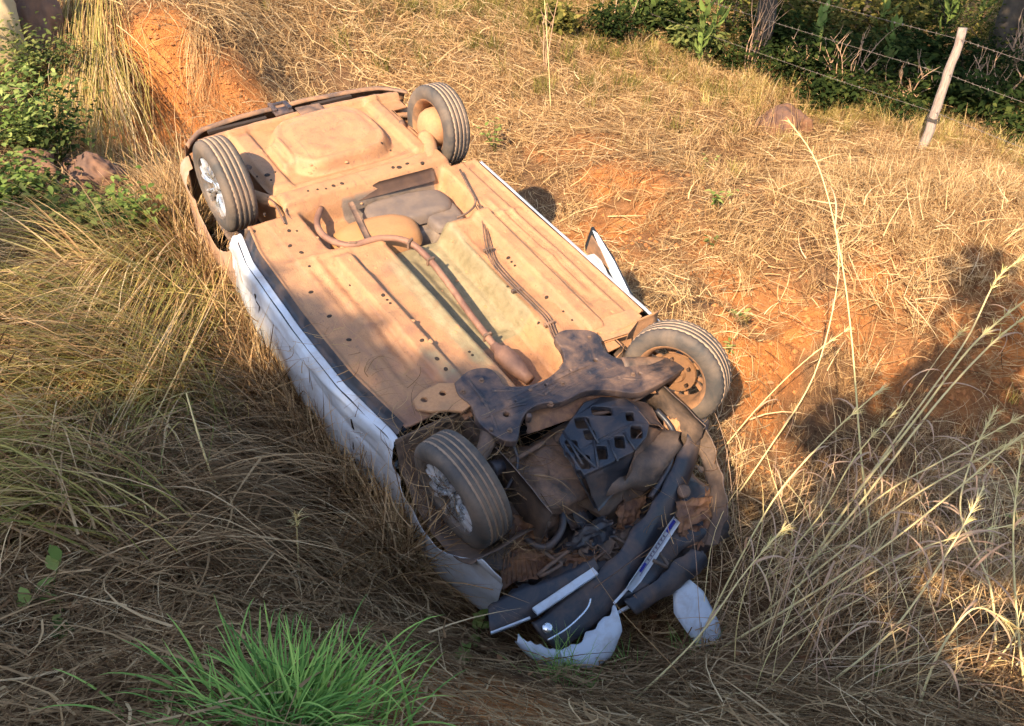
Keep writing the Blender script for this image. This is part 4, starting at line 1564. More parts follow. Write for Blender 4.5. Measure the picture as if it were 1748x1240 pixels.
#==PLANTS==
# ------------------------------------------------------------------ vegetation
def clump(kind, seed):
    r = random.Random(seed)
    V, F = [], []
    if kind == 'litter':           # thatch lying down, any direction
        for _ in range(125):
            p = Vector((r.gauss(0, .20), r.gauss(0, .19), r.uniform(0, .05)))
            a = r.uniform(0, 2 * math.pi) if r.random() < .6 else r.gauss(.3, .3)
            ln = r.uniform(.06, .36)
            d = Vector((math.cos(a), math.sin(a), r.uniform(-.08, .25)))
            bend = r.uniform(-1.4, 1.4)
            pts = []
            for k in range(5):
                pts.append(p.copy())
                an = a + bend * k / 4
                p = p + Vector((math.cos(an), math.sin(an), d.z * (1 - k / 2.0))) * ln / 4
            s = Vector((-math.sin(a), math.cos(a), r.uniform(-.6, .6))).normalized()
            blade(V, F, pts, r.choice((.0022, .003, .004, .007)) * r.uniform(.8, 1.2), s)
    elif kind in ('tuft', 'tall'):
        H = .26 if kind == 'tuft' else .5
        for _ in range(34):
            a = r.uniform(0, 2 * math.pi)
            p = Vector((r.gauss(0, .03), r.gauss(0, .03), -.02))
            ln = r.uniform(.4, 1) * H
            lean = r.uniform(.1, 1.1)
            curl = r.uniform(.3, 1.9)
            pts = []
            th = lean * .4
            for k in range(6):
                pts.append(p.copy())
                p = p + Vector((math.cos(a) * math.sin(th), math.sin(a) * math.sin(th), math.cos(th))) * ln / 5
                th += curl / 5
            s = Vector((-math.sin(a), math.cos(a), 0))
            blade(V, F, pts, r.uniform(.003, .0075), s)
    elif kind == 'combed':         # long blades all swept one way, along +X
        for _ in range(30):
            p = Vector((r.gauss(-.15, .10), r.gauss(0, .09), r.uniform(-.02, .05)))
            a = r.gauss(0, .22)
            ln = r.uniform(.3, .75)
            th = r.uniform(.5, 1.1)
            pts = []
            for k in range(7):
                pts.append(p.copy())
                p = p + Vector((math.cos(a) * math.sin(th), math.sin(a) * math.sin(th), math.cos(th))) * ln / 6
                th += r.uniform(.05, .32)
            s = Vector((-math.sin(a), math.cos(a), r.uniform(-.4, .4))).normalized()
            blade(V, F, pts, r.uniform(.004, .010), s)
    me = bpy.data.meshes.new(kind)
    me.from_pydata([tuple(v) for v in V], [], F)
    return me


def scatter(name, label, kind, mat, pts, rots, scls, nvar=6):
    cl = bpy.data.collections.new(name + '_source')
    for k in range(nvar):
        me = clump(kind, hash(kind) % 7 * 0 + k * 11 + len(kind))
        me.materials.append(mat)
        cl.objects.link(bpy.data.objects.new('%s_%02d' % (name, k), me))
    n = len(pts)
    me = bpy.data.meshes.new(name)
    me.vertices.add(n)
    me.vertices.foreach_set('co', np.asarray(pts, np.float32).ravel())
    a = me.attributes.new('rot', 'FLOAT_VECTOR', 'POINT')
    a.data.foreach_set('vector', np.asarray(rots, np.float32).ravel())
    a = me.attributes.new('scl', 'FLOAT', 'POINT')
    a.data.foreach_set('value', np.asarray(scls, np.float32))
    a = me.attributes.new('idx', 'INT', 'POINT')
    a.data.foreach_set('value', rng.integers(0, nvar, n).astype(np.int32))
    me.materials.append(mat)
    o = bpy.data.objects.new(name, me)
    sc.collection.objects.link(o)
    ng = bpy.data.node_groups.new(name, 'GeometryNodeTree')
    ng.interface.new_socket('Geometry', in_out='INPUT', socket_type='NodeSocketGeometry')
    ng.interface.new_socket('Geometry', in_out='OUTPUT', socket_type='NodeSocketGeometry')
    N = ng.nodes
    gi, go = N.new('NodeGroupInput'), N.new('NodeGroupOutput')
    ip = N.new('GeometryNodeInstanceOnPoints')
    ci = N.new('GeometryNodeCollectionInfo')
    ci.inputs['Collection'].default_value = cl
    ci.inputs['Separate Children'].default_value = True
    ci.inputs['Reset Children'].default_value = True
    ip.inputs['Pick Instance'].default_value = True

    def at(nm, ty):
        q = N.new('GeometryNodeInputNamedAttribute')
        q.data_type = ty
        q.inputs['Name'].default_value = nm
        return q.outputs[0]
    ng.links.new(gi.outputs[0], ip.inputs['Points'])
    ng.links.new(ci.outputs[0], ip.inputs['Instance'])
    ng.links.new(at('idx', 'INT'), ip.inputs['Instance Index'])
    e2r = N.new('FunctionNodeEulerToRotation')
    ng.links.new(at('rot', 'FLOAT_VECTOR'), e2r.inputs[0])
    ng.links.new(e2r.outputs[0], ip.inputs['Rotation'])
    ng.links.new(at('scl', 'FLOAT'), ip.inputs['Scale'])
    ng.links.new(ip.outputs[0], go.inputs[0])
    md = o.modifiers.new('scatter', 'NODES')
    md.node_group = ng
    tag(o, label, None, None, 'stuff')
    return o


# where the wreck lies no grass grows through it
RWi = RW.T


def in_car(x, y, margin=0.0):
    z = height(x, y, False)
    P = np.stack([x, y, z], 1) - TW
    q = P @ RW
    return (np.abs(q[:, 0]) < .86 + margin) & (q[:, 1] > -.75 - margin) & (q[:, 1] < 3.15 + margin)


def spots(n, x0, x1, y0, y1, dens=None, margin=0.0, minbare=.45):
    x = rng.uniform(x0, x1, n)
    y = rng.uniform(y0, y1, n)
    # keep to a wedge the camera and its neighbours can see
    k = np.abs(x) < .72 * (y * .79 + 3.0) + .6
    x, y = x[k], y[k]
    b = bareness(x, y)
    k = (rng.uniform(0, 1, len(x)) > b * (1 / minbare) * .5) & ~in_car(x, y, margin)
    if dens is not None:
        k &= rng.uniform(0, 1, len(x)) < dens(x, y)
    x, y = x[k], y[k]
    z = height(x, y)
    return x, y, z


def ground_rots(x, y, rz, tilt=.2):
    e = .06
    gx = (height(x + e, y, False) - height(x - e, y, False)) / (2 * e)
    gy = (height(x, y + e, False) - height(x, y - e, False)) / (2 * e)
    gx, gy = np.clip(gx, -1.2, 1.2), np.clip(gy, -1.2, 1.2)
    out = np.zeros((len(x), 3))
    for i in range(len(x)):
        n = Vector((-gx[i], -gy[i], 1)).normalized()
        q = Vector((0, 0, 1)).rotation_difference(n)
        m = q.to_matrix() @ Matrix.Rotation(rz[i], 3, 'Z')
        out[i] = m.to_euler()
    return out


# zones given as pixels of the ground: used to decide which grass grows where
def zone(pxs):
    return [(G(x, y), r) for x, y, r in pxs]


def zfield(z, x, y):
    f = np.zeros_like(x)
    for g, r in z:
        f = np.maximum(f, np.clip(1.3 - np.sqrt((x - g.x) ** 2 + (y - g.y) ** 2) / r, 0, 1))
    return f


lit_side = lambda x, y: 1 / (1 + np.exp(-((x * .55 + y * .8) - 3.0) * 2.2))   # dry sunny side of the bank against the weathered near slope

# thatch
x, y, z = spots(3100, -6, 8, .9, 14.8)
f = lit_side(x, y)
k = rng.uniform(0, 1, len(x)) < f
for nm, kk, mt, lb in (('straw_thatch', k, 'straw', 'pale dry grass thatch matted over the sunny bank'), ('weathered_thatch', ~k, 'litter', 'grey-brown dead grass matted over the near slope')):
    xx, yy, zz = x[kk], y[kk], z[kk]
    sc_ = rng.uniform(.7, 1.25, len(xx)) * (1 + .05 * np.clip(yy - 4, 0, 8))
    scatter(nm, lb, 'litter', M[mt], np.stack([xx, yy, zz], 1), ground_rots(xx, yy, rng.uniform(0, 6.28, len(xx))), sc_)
x, y, z = spots(1100, -5, 4, .9, 5.5)
k = rng.uniform(0, 1, len(x)) > lit_side(x, y)
x, y, z = x[k], y[k], z[k]
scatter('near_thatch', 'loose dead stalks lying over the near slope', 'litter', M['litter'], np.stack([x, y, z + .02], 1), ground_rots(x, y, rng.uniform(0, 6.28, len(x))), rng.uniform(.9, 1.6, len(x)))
# standing tufts
x, y, z = spots(4200, -6, 8, 3.0, 14.5, lambda x, y: .25 + .75 * np.clip((x + .5) * .5, 0, 1) * 1.0, .12)
f = lit_side(x, y)
k = rng.uniform(0, 1, len(x)) < f
x, y, z = x[k], y[k], z[k]
g_ = (rng.uniform(0, 1, len(x)) < np.clip((y - 8.0) * .13, 0.04, .45))
for nm, kk, mt, lb in (('dry_tufts', ~g_, 'straw', 'short dry straw tufts standing all over the bank'), ('olive_tufts', g_, 'olive_grass', 'half-green grass tufts by the fence')):
    xx, yy, zz = x[kk], y[kk], z[kk]
    scatter(nm, lb, 'tuft', M[mt], np.stack([xx, yy, zz], 1), np.stack([rng.normal(0, .2, len(xx)), rng.normal(0, .2, len(xx)), rng.uniform(0, 6.28, len(xx))], 1), rng.uniform(.5, 1.25, len(xx)))
# tussocks on the right
zr = zone([(1600, 400, .6), (1500, 330, .7), (1650, 330, .8), (1700, 420, .5), (1450, 520, .45), (1600, 950, .35), (1680, 1020, .4), (1560, 1040, .3), (1480, 880, .3), (1330, 430, .4), (1560, 480, .4), (1420, 330, .5), (1740, 960, .35)])
x, y, z = spots(5000, .5, 7, 1.5, 11, lambda x, y: zfield(zr, x, y) * .8, .1)
scatter('tussock_grass', 'knee-high dry tussocks on the right of the ditch', 'tall', M['straw'], np.stack([x, y, z], 1), np.stack([rng.normal(.1, .3, len(x)), rng.normal(.1, .3, len(x)), rng.uniform(0, 6.28, len(x))], 1), rng.uniform(.45, .95, len(x)))
zw = zone([(1090, 95, .35), (1180, 140, .35), (1260, 165, .35), (1340, 180, .4), (1420, 200, .4), (1500, 215, .4), (1590, 240, .4), (1680, 255, .4), (1745, 275, .4), (1300, 140, .3), (1450, 170, .3), (1620, 200, .3)])
x, y, z = spots(9000, .5, 8, 6, 13, lambda x, y: zfield(zw, x, y) * .8, .1)
kk = rng.uniform(0, 1, len(x)) < .5
for nm, k2, mt, lb in (('edge_grass', kk, 'olive_grass', 'yellow-green grass standing along the wood edge'), ('edge_straw', ~kk, 'straw', 'dry straw standing along the wood edge')):
    scatter(nm, lb, 'tall', M[mt], np.stack([x[k2], y[k2], z[k2]], 1), np.stack([rng.normal(.0, .2, k2.sum()), rng.normal(.0, .2, k2.sum()), rng.uniform(0, 6.28, k2.sum())], 1), rng.uniform(.45, .95, k2.sum()))
zs = zone([(385, 500, .16), (415, 560, .16), (455, 640, .16), (500, 720, .16), (550, 800, .16), (610, 880, .14), (690, 970, .14), (330, 420, .2), (345, 370, .15), (440, 610, .14)])
x, y, z = spots(16000, -3, 1, 2, 6.5, lambda x, y: zfield(zs, x, y), .05)
kk = rng.uniform(0, 1, len(x)) < .45
for nm, k2, mt, lb in (('sill_grass', kk, 'litter', 'dead grass standing against the white sill'), ('sill_straw', ~kk, 'straw', 'dry straw leaning over the white sill')):
    scatter(nm, lb, 'tall', M[mt], np.stack([x[k2], y[k2], z[k2]], 1), np.stack([rng.normal(-.1, .35, k2.sum()), rng.normal(.25, .3, k2.sum()), rng.uniform(0, 6.28, k2.sum())], 1), rng.uniform(1.1, 1.85, k2.sum()))
# olive/green fresh grass near the trees and lower left
zl = zone([(40, 560, .5), (60, 760, .35), (150, 620, .5), (250, 560, .35), (330, 640, .35), (120, 450, .4), (300, 460, .3), (100, 860, .25), (210, 690, .4)])
x, y, z = spots(2000, -5, 0, 1.5, 7, lambda x, y: zfield(zl, x, y), .18)
ang = rng.normal(-2.3, .6, len(x))
kk = rng.uniform(0, 1, len(x)) < .62
for nm, k2, mt, lb in (('swept_olive_grass', kk, 'olive_grass', 'long half-green grass swept flat down the left bank'), ('swept_dry_grass', ~kk, 'straw', 'long dry blades swept flat down the left bank')):
    scatter(nm, lb, 'combed', M[mt], np.stack([x[k2], y[k2], z[k2] + .02], 1), ground_rots(x[k2], y[k2], ang[k2]), rng.uniform(.8, 1.3, k2.sum()))
zl = zone([(30, 640, .5), (300, 700, .5), (450, 760, .4), (200, 800, .4), (500, 860, .4), (350, 900, .5), (620, 930, .3), (700, 1010, .3), (560, 1000, .3), (420, 620, .3)])
x, y, z = spots(1300, -5, 1, 1.2, 6, lambda x, y: zfield(zl, x, y) * .6, .22)
scatter('swept_stalks', 'long dead stalks lying across the slope beside the car', 'combed', M['litter'], np.stack([x, y, z + .02], 1), ground_rots(x, y, rng.normal(-.35, .5, len(x))), rng.uniform(.8, 1.35, len(x)))
x, y, z = spots(2400, -3, 7, 7.5, 14.5, lambda x, y: np.clip((y - 8.6) * .25, 0, 1))
scatter('woodland_grass', 'fresh green grass at the edge of the wood', 'tuft', M['leaf_yellow'], np.stack([x, y, z], 1), np.stack([rng.normal(0, .2, len(x)), rng.normal(0, .2, len(x)), rng.uniform(0, 6.28, len(x))], 1), rng.uniform(.8, 1.7, len(x)))
#==THINGS==
# ------------------------------------------------------------------ individual plants
def leaf_faces(V, F, p, d, up, ln, wd, fold=.25):
    """one pointed leaf of six faces"""
    d = d.normalized()
    s = d.cross(up)
    if s.length < 1e-3: s = Vector((1, 0, 0))
    s.normalize()
    n = s.cross(d)
    b = len(V)
    V += [p, p + d * ln * .3 + s * wd * .5 + n * fold * wd * .5, p + d * ln * .3, p + d * ln * .3 - s * wd * .5 + n * fold * wd * .5,
          p + d * ln * .65 + s * wd * .42 + n * (fold * wd * .4 - ln * .06), p + d * ln * .65 - n * ln * .06, p + d * ln * .65 - s * wd * .42 + n * (fold * wd * .4 - ln * .06),
          p + d * ln - n * ln * .2]
    F += [(b, b + 2, b + 1), (b, b + 3, b + 2), (b + 1, b + 2, b + 5, b + 4), (b + 2, b + 3, b + 6, b + 5), (b + 4, b + 5, b + 7), (b + 5, b + 6, b + 7)]


def broadleaf(px, py, label, size=.12, n=9, leaf=.05, mat='leaf_bright', seed=0, lift=.0, cat='plant', group=None, name='leafy_plant', at=None):
    r = random.Random(seed + int(px))
    g = at if at is not None else G(px, py, .02)
    root = empty(name, g)
    size *= 1.35
    V, F = [], []
    LV, LF = [], []
    ns = max(2, n // 3)
    for s in range(ns):
        a = r.uniform(0, 6.28)
        tip = Vector((math.cos(a) * size * r.uniform(.2, .8), math.sin(a) * size * r.uniform(.2, .8), size * r.uniform(.6, 1.1)))
        path = [Vector((0, 0, -.02)), tip * .5 + Vector((0, 0, size * .12)), tip]
        sp = smooth_path(path, 3)
        tube_vf(sp, list(np.linspace(.003, .0012, len(sp))), 5, False, V, F)
        for k in range(4):
            p = sp[min(len(sp) - 1, 2 + k * len(sp) // 5)]
            b = r.uniform(0, 6.28)
            d = Vector((math.cos(b), math.sin(b), r.uniform(-.1, .6)))
            leaf_faces(LV, LF, p, d, Vector((0, 0, 1)), leaf * r.uniform(.7, 1.3), leaf * .55 * r.uniform(.8, 1.2))
    mk('stem', V, F, M['leaf'], root)
    lf = mk('foliage', LV, LF, M[mat], root)
    tag(root, label, cat, group)
    return root


# the bright green tuft in front
def green_tuft():
    g = G(500, 1275)
    root = empty('green_grass_tuft', g)
    r = random.Random(3)
    V, F = [], []
    for i in range(820):
        a = r.uniform(0, 6.28)
        rad = abs(r.gauss(0, .10))
        p = Vector((math.cos(a) * rad * 1.5, math.sin(a) * rad, -.02))
        a2 = a + r.gauss(0, .5)
        if r.random() < .35: a2 = r.gauss(-.2, .9) if r.random() < .5 else r.gauss(3.3, .8)
        ln = r.uniform(.15, .37)
        th = r.uniform(.05, .6)
        cu = r.uniform(.6, 2.6)
        pts = []
        n = 9
        tw = r.uniform(-.4, .4)
        for k in range(n):
            pts.append(p.copy())
            an = a2 + tw * k / n
            p = p + Vector((math.cos(an) * math.sin(th), math.sin(an) * math.sin(th), math.cos(th))) * ln / (n - 1)
            th += cu / (n - 1) * (.5 + k / n)
        # slight V section: two ribbons
        s = Vector((-math.sin(a2), math.cos(a2), 0))
        w = r.uniform(.0055, .0115)
        b = len(V)
        for k, q in enumerate(pts):
            t = k / (n - 1)
            ww = w * (1 - t) ** .55 + .0004
            V += [q - s * ww / 2, q - Vector((0, 0, ww * .25)), q + s * ww / 2]
        for k in range(n - 1):
            F.append((b + 3 * k, b + 3 * k + 1, b + 3 * k + 4, b + 3 * k + 3))
            F.append((b + 3 * k + 1, b + 3 * k + 2, b + 3 * k + 5, b + 3 * k + 4))
    mk('blades', V, F, M['green_blade'], root)
    tag(root, 'big bright green arching grass tuft in the foreground', 'grass tuft')


green_tuft()


def small_tuft(px, py, label, n=60, ln=.16, mat='green_blade', seed=0):
    r = random.Random(seed + px)
    V, F = [], []
    for i in range(n):
        a = r.uniform(0, 6.28)
        p = Vector((r.gauss(0, .05), r.gauss(0, .05), -.02))
        th = r.uniform(.05, .5)
        l = ln * r.uniform(.5, 1.1)
        pts = []
        for k in range(6):
            pts.append(p.copy())
            p = p + Vector((math.cos(a) * math.sin(th), math.sin(a) * math.sin(th), math.cos(th))) * l / 5
            th += r.uniform(.05, .35)
        blade(V, F, pts, r.uniform(.003, .006), Vector((-math.sin(a), math.cos(a), 0)))
    o = mk('grass_sprout', V, F, M[mat], None, loc=G(px, py))
    tag(o, label, 'grass tuft')


small_tuft(960, 1165, 'small green grass tuft growing right in front of the white bumper corner', 110, .24)
small_tuft(1180, 1120, 'thin green grass sprout below the pale broken bumper piece', 40, .16)
small_tuft(1060, 1150, 'low green grass sprout right of the white bumper corner', 50, .15)
small_tuft(240, 860, 'dark green grass patch in the shade at the left of the slope', 90, .22)
small_tuft(50, 720, 'green grass patch at the left edge under swept straw', 90, .25)
small_tuft(1440, 230, 'green grass patch between the earth mound and the fence post', 60, .22, 'leaf_yellow')
small_tuft(640, 165, 'tiny green sprout behind the rear bumper', 30, .12, 'leaf_bright')

bl = [
    (95, 1035, 'lone pale green seedling in the shade at far lower left', .10, 8, .085), (132, 1100, 'smaller dull green seedling just below the lone pale one', .07, 9, .045),
    (815, 1105, 'three-leaved green seedling left of the black bumper', .10, 8, .07), (795, 1140, 'tiny green seedling below the three-leaved one', .05, 4, .06),
    (590, 815, 'green sprig leaning on the white sill by the front wheel', .13, 14, .05),
    (1222, 362, 'bright green weed standing on the sunny bank right of the car', .15, 16, .06), (1215, 428, 'small faded weed just below the bright one', .08, 8, .05),
    (1214, 295, 'slim green weed above the bright one on the bank', .12, 8, .05), (1258, 552, 'tiny green weed on the orange cut beside the tyre', .07, 6, .05), (1243, 606, 'second tiny weed on the orange soil touching the front tyre', .06, 6, .04),
    (845, 262, 'green fern-like sprig beside the rear wheel', .20, 22, .06), (1000, 1180, 'little yellow-green sprout in front of the wreck', .04, 4, .03),
    (1735, 905, 'single green seedling at the right edge of the slope', .06, 5, .05), (1500, 1160, 'small weed in the lower right straw', .05, 5, .04)]
for i, (px, py, lb, s, n, lf) in enumerate(bl):
    broadleaf(px, py, lb, s, n, lf, 'leaf_bright' if i not in (1, 6) else 'leaf', i)


def bush(px, py, label, size, n, leaf, mat, seed, name='leafy_bush', cat='bush', group=None, at=None, flat=.8, stems=5):
    """a crown of many leaves on real stems"""
    r = random.Random(seed)
    g = at if at is not None else G(px, py)
    root = empty(name, g)
    V, F = [], []
    LV, LF = [], []
    tips = []
    for s in range(stems):
        a = 6.28 * s / stems + r.uniform(-.4, .4)
        tip = Vector((math.cos(a) * size * r.uniform(.3, .8), math.sin(a) * size * r.uniform(.3, .8), size * flat * r.uniform(.7, 1.2)))
        sp = smooth_path([Vector((0, 0, -.05)), tip * .45 + Vector((0, 0, size * .15)), tip], 3)
        tube_vf(sp, list(np.linspace(.010 * size + .003, .002, len(sp))), 5, False, V, F)
        tips += sp[2:]
    for i in range(n):
        c = r.choice(tips)
        p = c + Vector((r.gauss(0, 1), r.gauss(0, 1), r.gauss(0, .8))) * size * .22
        if p.z < .01: p.z = abs(p.z) * .5 + .01
        b = r.uniform(0, 6.28)
        d = Vector((math.cos(b), math.sin(b), r.uniform(-.6, .5)))
        leaf_faces(LV, LF, p, d, Vector((r.gauss(0, .3), r.gauss(0, .3), 1)), leaf * r.uniform(.6, 1.3), leaf * .5 * r.uniform(.8, 1.3))
    mk('stem', V, F, M['bark'] if size > .6 else M['leaf'], root)
    mk('foliage', LV, LF, M[mat], root)
    tag(root, label, cat, group)
    return root


lefts = [(95, 150, 'leafy green creeper directly under the upper left boulder', .26, 300, .045, 'leaf'), (45, 235, 'leafy creeper at the left edge above the bright weeds', .24, 260, .045, 'leaf_bright'),
         (105, 255, 'dense creeper clump left of the buried boulder', .25, 320, .045, 'leaf'), (25, 330, 'bright leafy weed clump at the left edge', .22, 260, .05, 'leaf_bright'),
         (75, 345, 'darker weed clump right of the bright edge one', .22, 240, .045, 'leaf'), (205, 370, 'lit leafy weed clump under the buried boulder', .22, 260, .05, 'leaf_bright'),
         (150, 395, 'shaded weed clump at the foot of the boulder', .22, 240, .05, 'leaf'), (355, 415, 'low weeds in front of the rear wheel by the white sill', .14, 110, .04, 'leaf'),
         (20, 130, 'pale yellow-green weeds in front of the pale rock', .20, 150, .04, 'leaf_bright'), (232, 340, 'small bright weed beside the lit clump', .14, 120, .05, 'leaf_bright')]
for i, (px, py, lb, s, n, lf, mt) in enumerate(lefts):
    bush(px, py + 40, lb, s * (1.9 if i in (0, 1, 2) else 1.5), int(n * (2.6 if i < 3 else 1.7)), lf * 1.2, mt, 50 + i, flat=1.15 if i < 3 else .8)


# rocks
def rock(px, py, label, s, mat, seed, sink=.3, name='boulder', cat='rock', at=None):
    g = at or G(px, py)
    V, F = [], []
    n = 34
    for i in range(n + 1):
        th = math.pi * i / n
        for j in range(2 * n):
            ph = math.pi * j / n
            d = Vector((math.sin(th) * math.cos(ph), math.sin(th) * math.sin(ph), math.cos(th)))
            q = d + Vector((seed * 3.1, 0, 0))
            cell = noise.voronoi(q * 1.3)[0][0]
            k = 1 + .35 * noise.noise(q * 1.2) + .38 * (cell - .4) + .09 * noise.noise(q * 5) + .05 * noise.noise(q * 12)
            V.append((d.x * k * s[0], d.y * k * s[1], d.z * k * s[2] + s[2] * (1 - sink) * .5))
    m = 2 * n
    for i in range(n):
        for j in range(m):
            F.append((i * m + j, (i + 1) * m + j, (i + 1) * m + (j + 1) % m, i * m + (j + 1) % m))
    o = mk(name, V, F, M[mat], None, loc=g)
    tag(o, label, cat)
    return o


rock(70, 75, 'tall brown boulder at the upper left beside the pale rock', (.20, .2, .42), 'rock', 1)
rock(2, 90, 'pale yellow rock in the top left corner', (.20, .22, .62), 'pale_rock', 2)
rock(165, 330, 'brown boulder half buried under the hanging straw', (.22, .2, .20), 'rock', 3)
rock(60, 300, 'small dark boulder among weeds at the left edge', (.16, .15, .13), 'rock', 4)
rock(120, 310, 'small reddish stone between the two left boulders', (.10, .1, .09), 'rock', 5)
rock(1330, 225, 'brown earth mound with straw over it on the far bank', (.27, .20, .20), 'mound', 9, .5, 'earth_mound', 'mound')


# hanging straw curtain and long stalks
def sweep(name, label, A, B, n, arch, w, mats, seed, za=.02, zb=.03, kind='stuff', seg=9, cat=None, droop=0):
    r = random.Random(seed)
    groups = {m: ([], []) for m in mats}
    for i in range(n):
        (ax0, ay0, ax1, ay1), (bx0, by0, bx1, by1) = A, B
        t = r.random()
        pa = G(ax0 + (ax1 - ax0) * t + r.gauss(0, 10), ay0 + (ay1 - ay0) * t + r.gauss(0, 10), za)
        t2 = min(1, max(0, t + r.gauss(0, .25)))
        pb = G(bx0 + (bx1 - bx0) * t2 + r.gauss(0, 25), by0 + (by1 - by0) * t2 + r.gauss(0, 25), zb)
        k = r.uniform(.5, 1.15)
        pb = pa.lerp(pb, k)
        h = arch * r.uniform(.3, 1.3)
        side = Vector((pb - pa).cross(Vector((0, 0, 1)))).normalized()
        bend = r.gauss(0, .08)
        pts = []
        for s in range(seg):
            q = s / (seg - 1)
            pts.append(pa.lerp(pb, q) + Vector((0, 0, h * 4 * q * (1 - q))) + side * bend * math.sin(q * 3.14))
        V, F = groups[mats[i % len(mats)]]
        sd = (side + Vector((0, 0, r.uniform(-.8, .8)))).normalized()
        blade(V, F, pts, w * r.uniform(.6, 1.3), sd)
    first = None
    for m, (V, F) in groups.items():
        if not V: continue
        o = mk(name, V, F, M[m])
        tag(o, label, cat, None, kind)


sweep('hanging_straw', 'straw curtain hanging down the bank at the upper left', (125, -50, 195, -40), (110, 250, 215, 300), 480, .12, .0065, ['straw', 'olive_grass'], 21, .15, .03)
sweep('hanging_straw', 'straw curtain flaring out at the foot of the bank', (135, 130, 205, 120), (90, 300, 275, 330), 300, .14, .0065, ['olive_grass', 'straw'], 33, .16, .04)
sweep('hanging_straw_right', 'pale straw hanging over the orange bank face', (335, 60, 350, 60), (325, 215, 350, 225), 90, .04, .0045, ['straw'], 22, .08, .02)
sweep('bent_reeds', 'long yellowing reeds arching down the left bank', (230, 430, 420, 440), (20, 640, 200, 900), 420, .17, .008, ['olive_grass', 'straw'], 23, .05, .04)
sweep('draped_stalks', 'long stalks draped towards the white sill', (150, 530, 260, 560), (480, 600, 640, 690), 110, .2, .0065, ['straw', 'olive_grass'], 24, .08, .22)
sweep('crossing_stalks', 'loose stalks crossing each other on the near slope', (0, 760, 700, 1000), (250, 900, 860, 1080), 260, .06, .0075, ['litter', 'straw'], 25, .05, .05)
sweep('crossing_twigs', 'loose twigs crossing the lower left slope', (0, 1000, 300, 1240), (300, 900, 700, 1100), 150, .05, .0065, ['litter', 'straw'], 26, .05, .05)
sweep('lower_right_straw', 'loose straw over the lower right slope', (1250, 900, 1500, 1200), (1500, 860, 1748, 1150), 260, .08, .0045, ['straw', 'litter'], 27, .03, .05)
sweep('straw_on_mound', 'straw fallen over the earth mound', (1285, 190, 1370, 185), (1270, 250, 1360, 262), 70, .26, .006, ['straw'], 35, .05, .03)
sweep('left_edge_stalks', 'thick stalks fanning over the left slope', (0, 520, 200, 700), (200, 700, 480, 860), 170, .12, .008, ['straw', 'litter'], 29, .06, .06)
sweep('left_edge_stalks', 'thick stalks fanning over the left slope', (0, 900, 120, 640), (180, 620, 420, 560), 130, .14, .008, ['straw', 'olive_grass'], 30, .06, .06)
sweep('straw_on_left_bank', 'thin straw lying over the left bank weeds', (0, 380, 300, 300), (100, 520, 400, 440), 150, .10, .0045, ['straw'], 28, .08, .08)


# tall culms of the right foreground
def culm(label, pts_px, dists, rad=.004, leaves=3, seed=0, head=True, green=False, group=None):
    r = random.Random(seed)
    g0 = G(*pts_px[0])
    d0 = (g0 - Vector(CM.tolist())).length
    P = [g0]
    for (x, y), k in zip(pts_px[1:], dists):
        d = Vector(ray(x, y).tolist()).normalized()
        P.append(Vector(CM.tolist()) + d * (d0 * k))
    root = empty('tall_grass_stalk', g0)
    loc = [p - g0 for p in P]
    sp = smooth_path(loc, 6)
    V, F = [], []
    tube_vf(sp, [rad * 1.4 * (1 - .55 * i / len(sp)) for i in range(len(sp))], 5, False, V, F)
    # nodes on the stem
    mk('stem', V, F, M['culm'] if not green else M['leaf_bright'], root)
    for k in range(leaves):
        i = int(len(sp) * (.25 + .6 * (k + r.random() * .6) / max(1, leaves)))
        i = min(i, len(sp) - 2)
        p = sp[i].copy()
        t = (sp[i + 1] - sp[i]).normalized()
        a = r.uniform(0, 6.28)
        out = Vector((math.cos(a), math.sin(a), .1)).normalized()
        ln = r.uniform(.22, .42)
        d = (t * .9 + out * .5).normalized()
        ax = d.cross(Vector((0, 0, -1))).normalized() if abs(d.z) < .98 else Vector((1, 0, 0))
        curl = r.uniform(1.8, 4.4)
        pts = []
        n = 12
        for q in range(n):
            pts.append(p.copy())
            p = p + d * ln / n
            d = Matrix.Rotation(curl / n, 3, ax) @ d
        V, F = [], []
        blade(V, F, pts, r.uniform(.009, .015), ax)
        mk('leaf', V, F, M['curl'], root)
    if head:
        V, F = [], []
        for k in range(46):
            i = int(len(sp) * r.uniform(.78, 1)) - 1
            p = sp[i].copy()
            t = (sp[i] - sp[i - 1]).normalized()
            d = (t + Vector((r.gauss(0, .3), r.gauss(0, .3), r.gauss(0, .3)))).normalized()
            pts = [p + d * (q * .028) - Vector((0, 0, .004 * q * q)) for q in range(4)]
            blade(V, F, pts, .003, d.cross(Vector((r.random(), r.random(), r.random()))).normalized())
        mk('seed_head', V, F, M['culm'], root)
    tag(root, label, 'grass stalk', group)


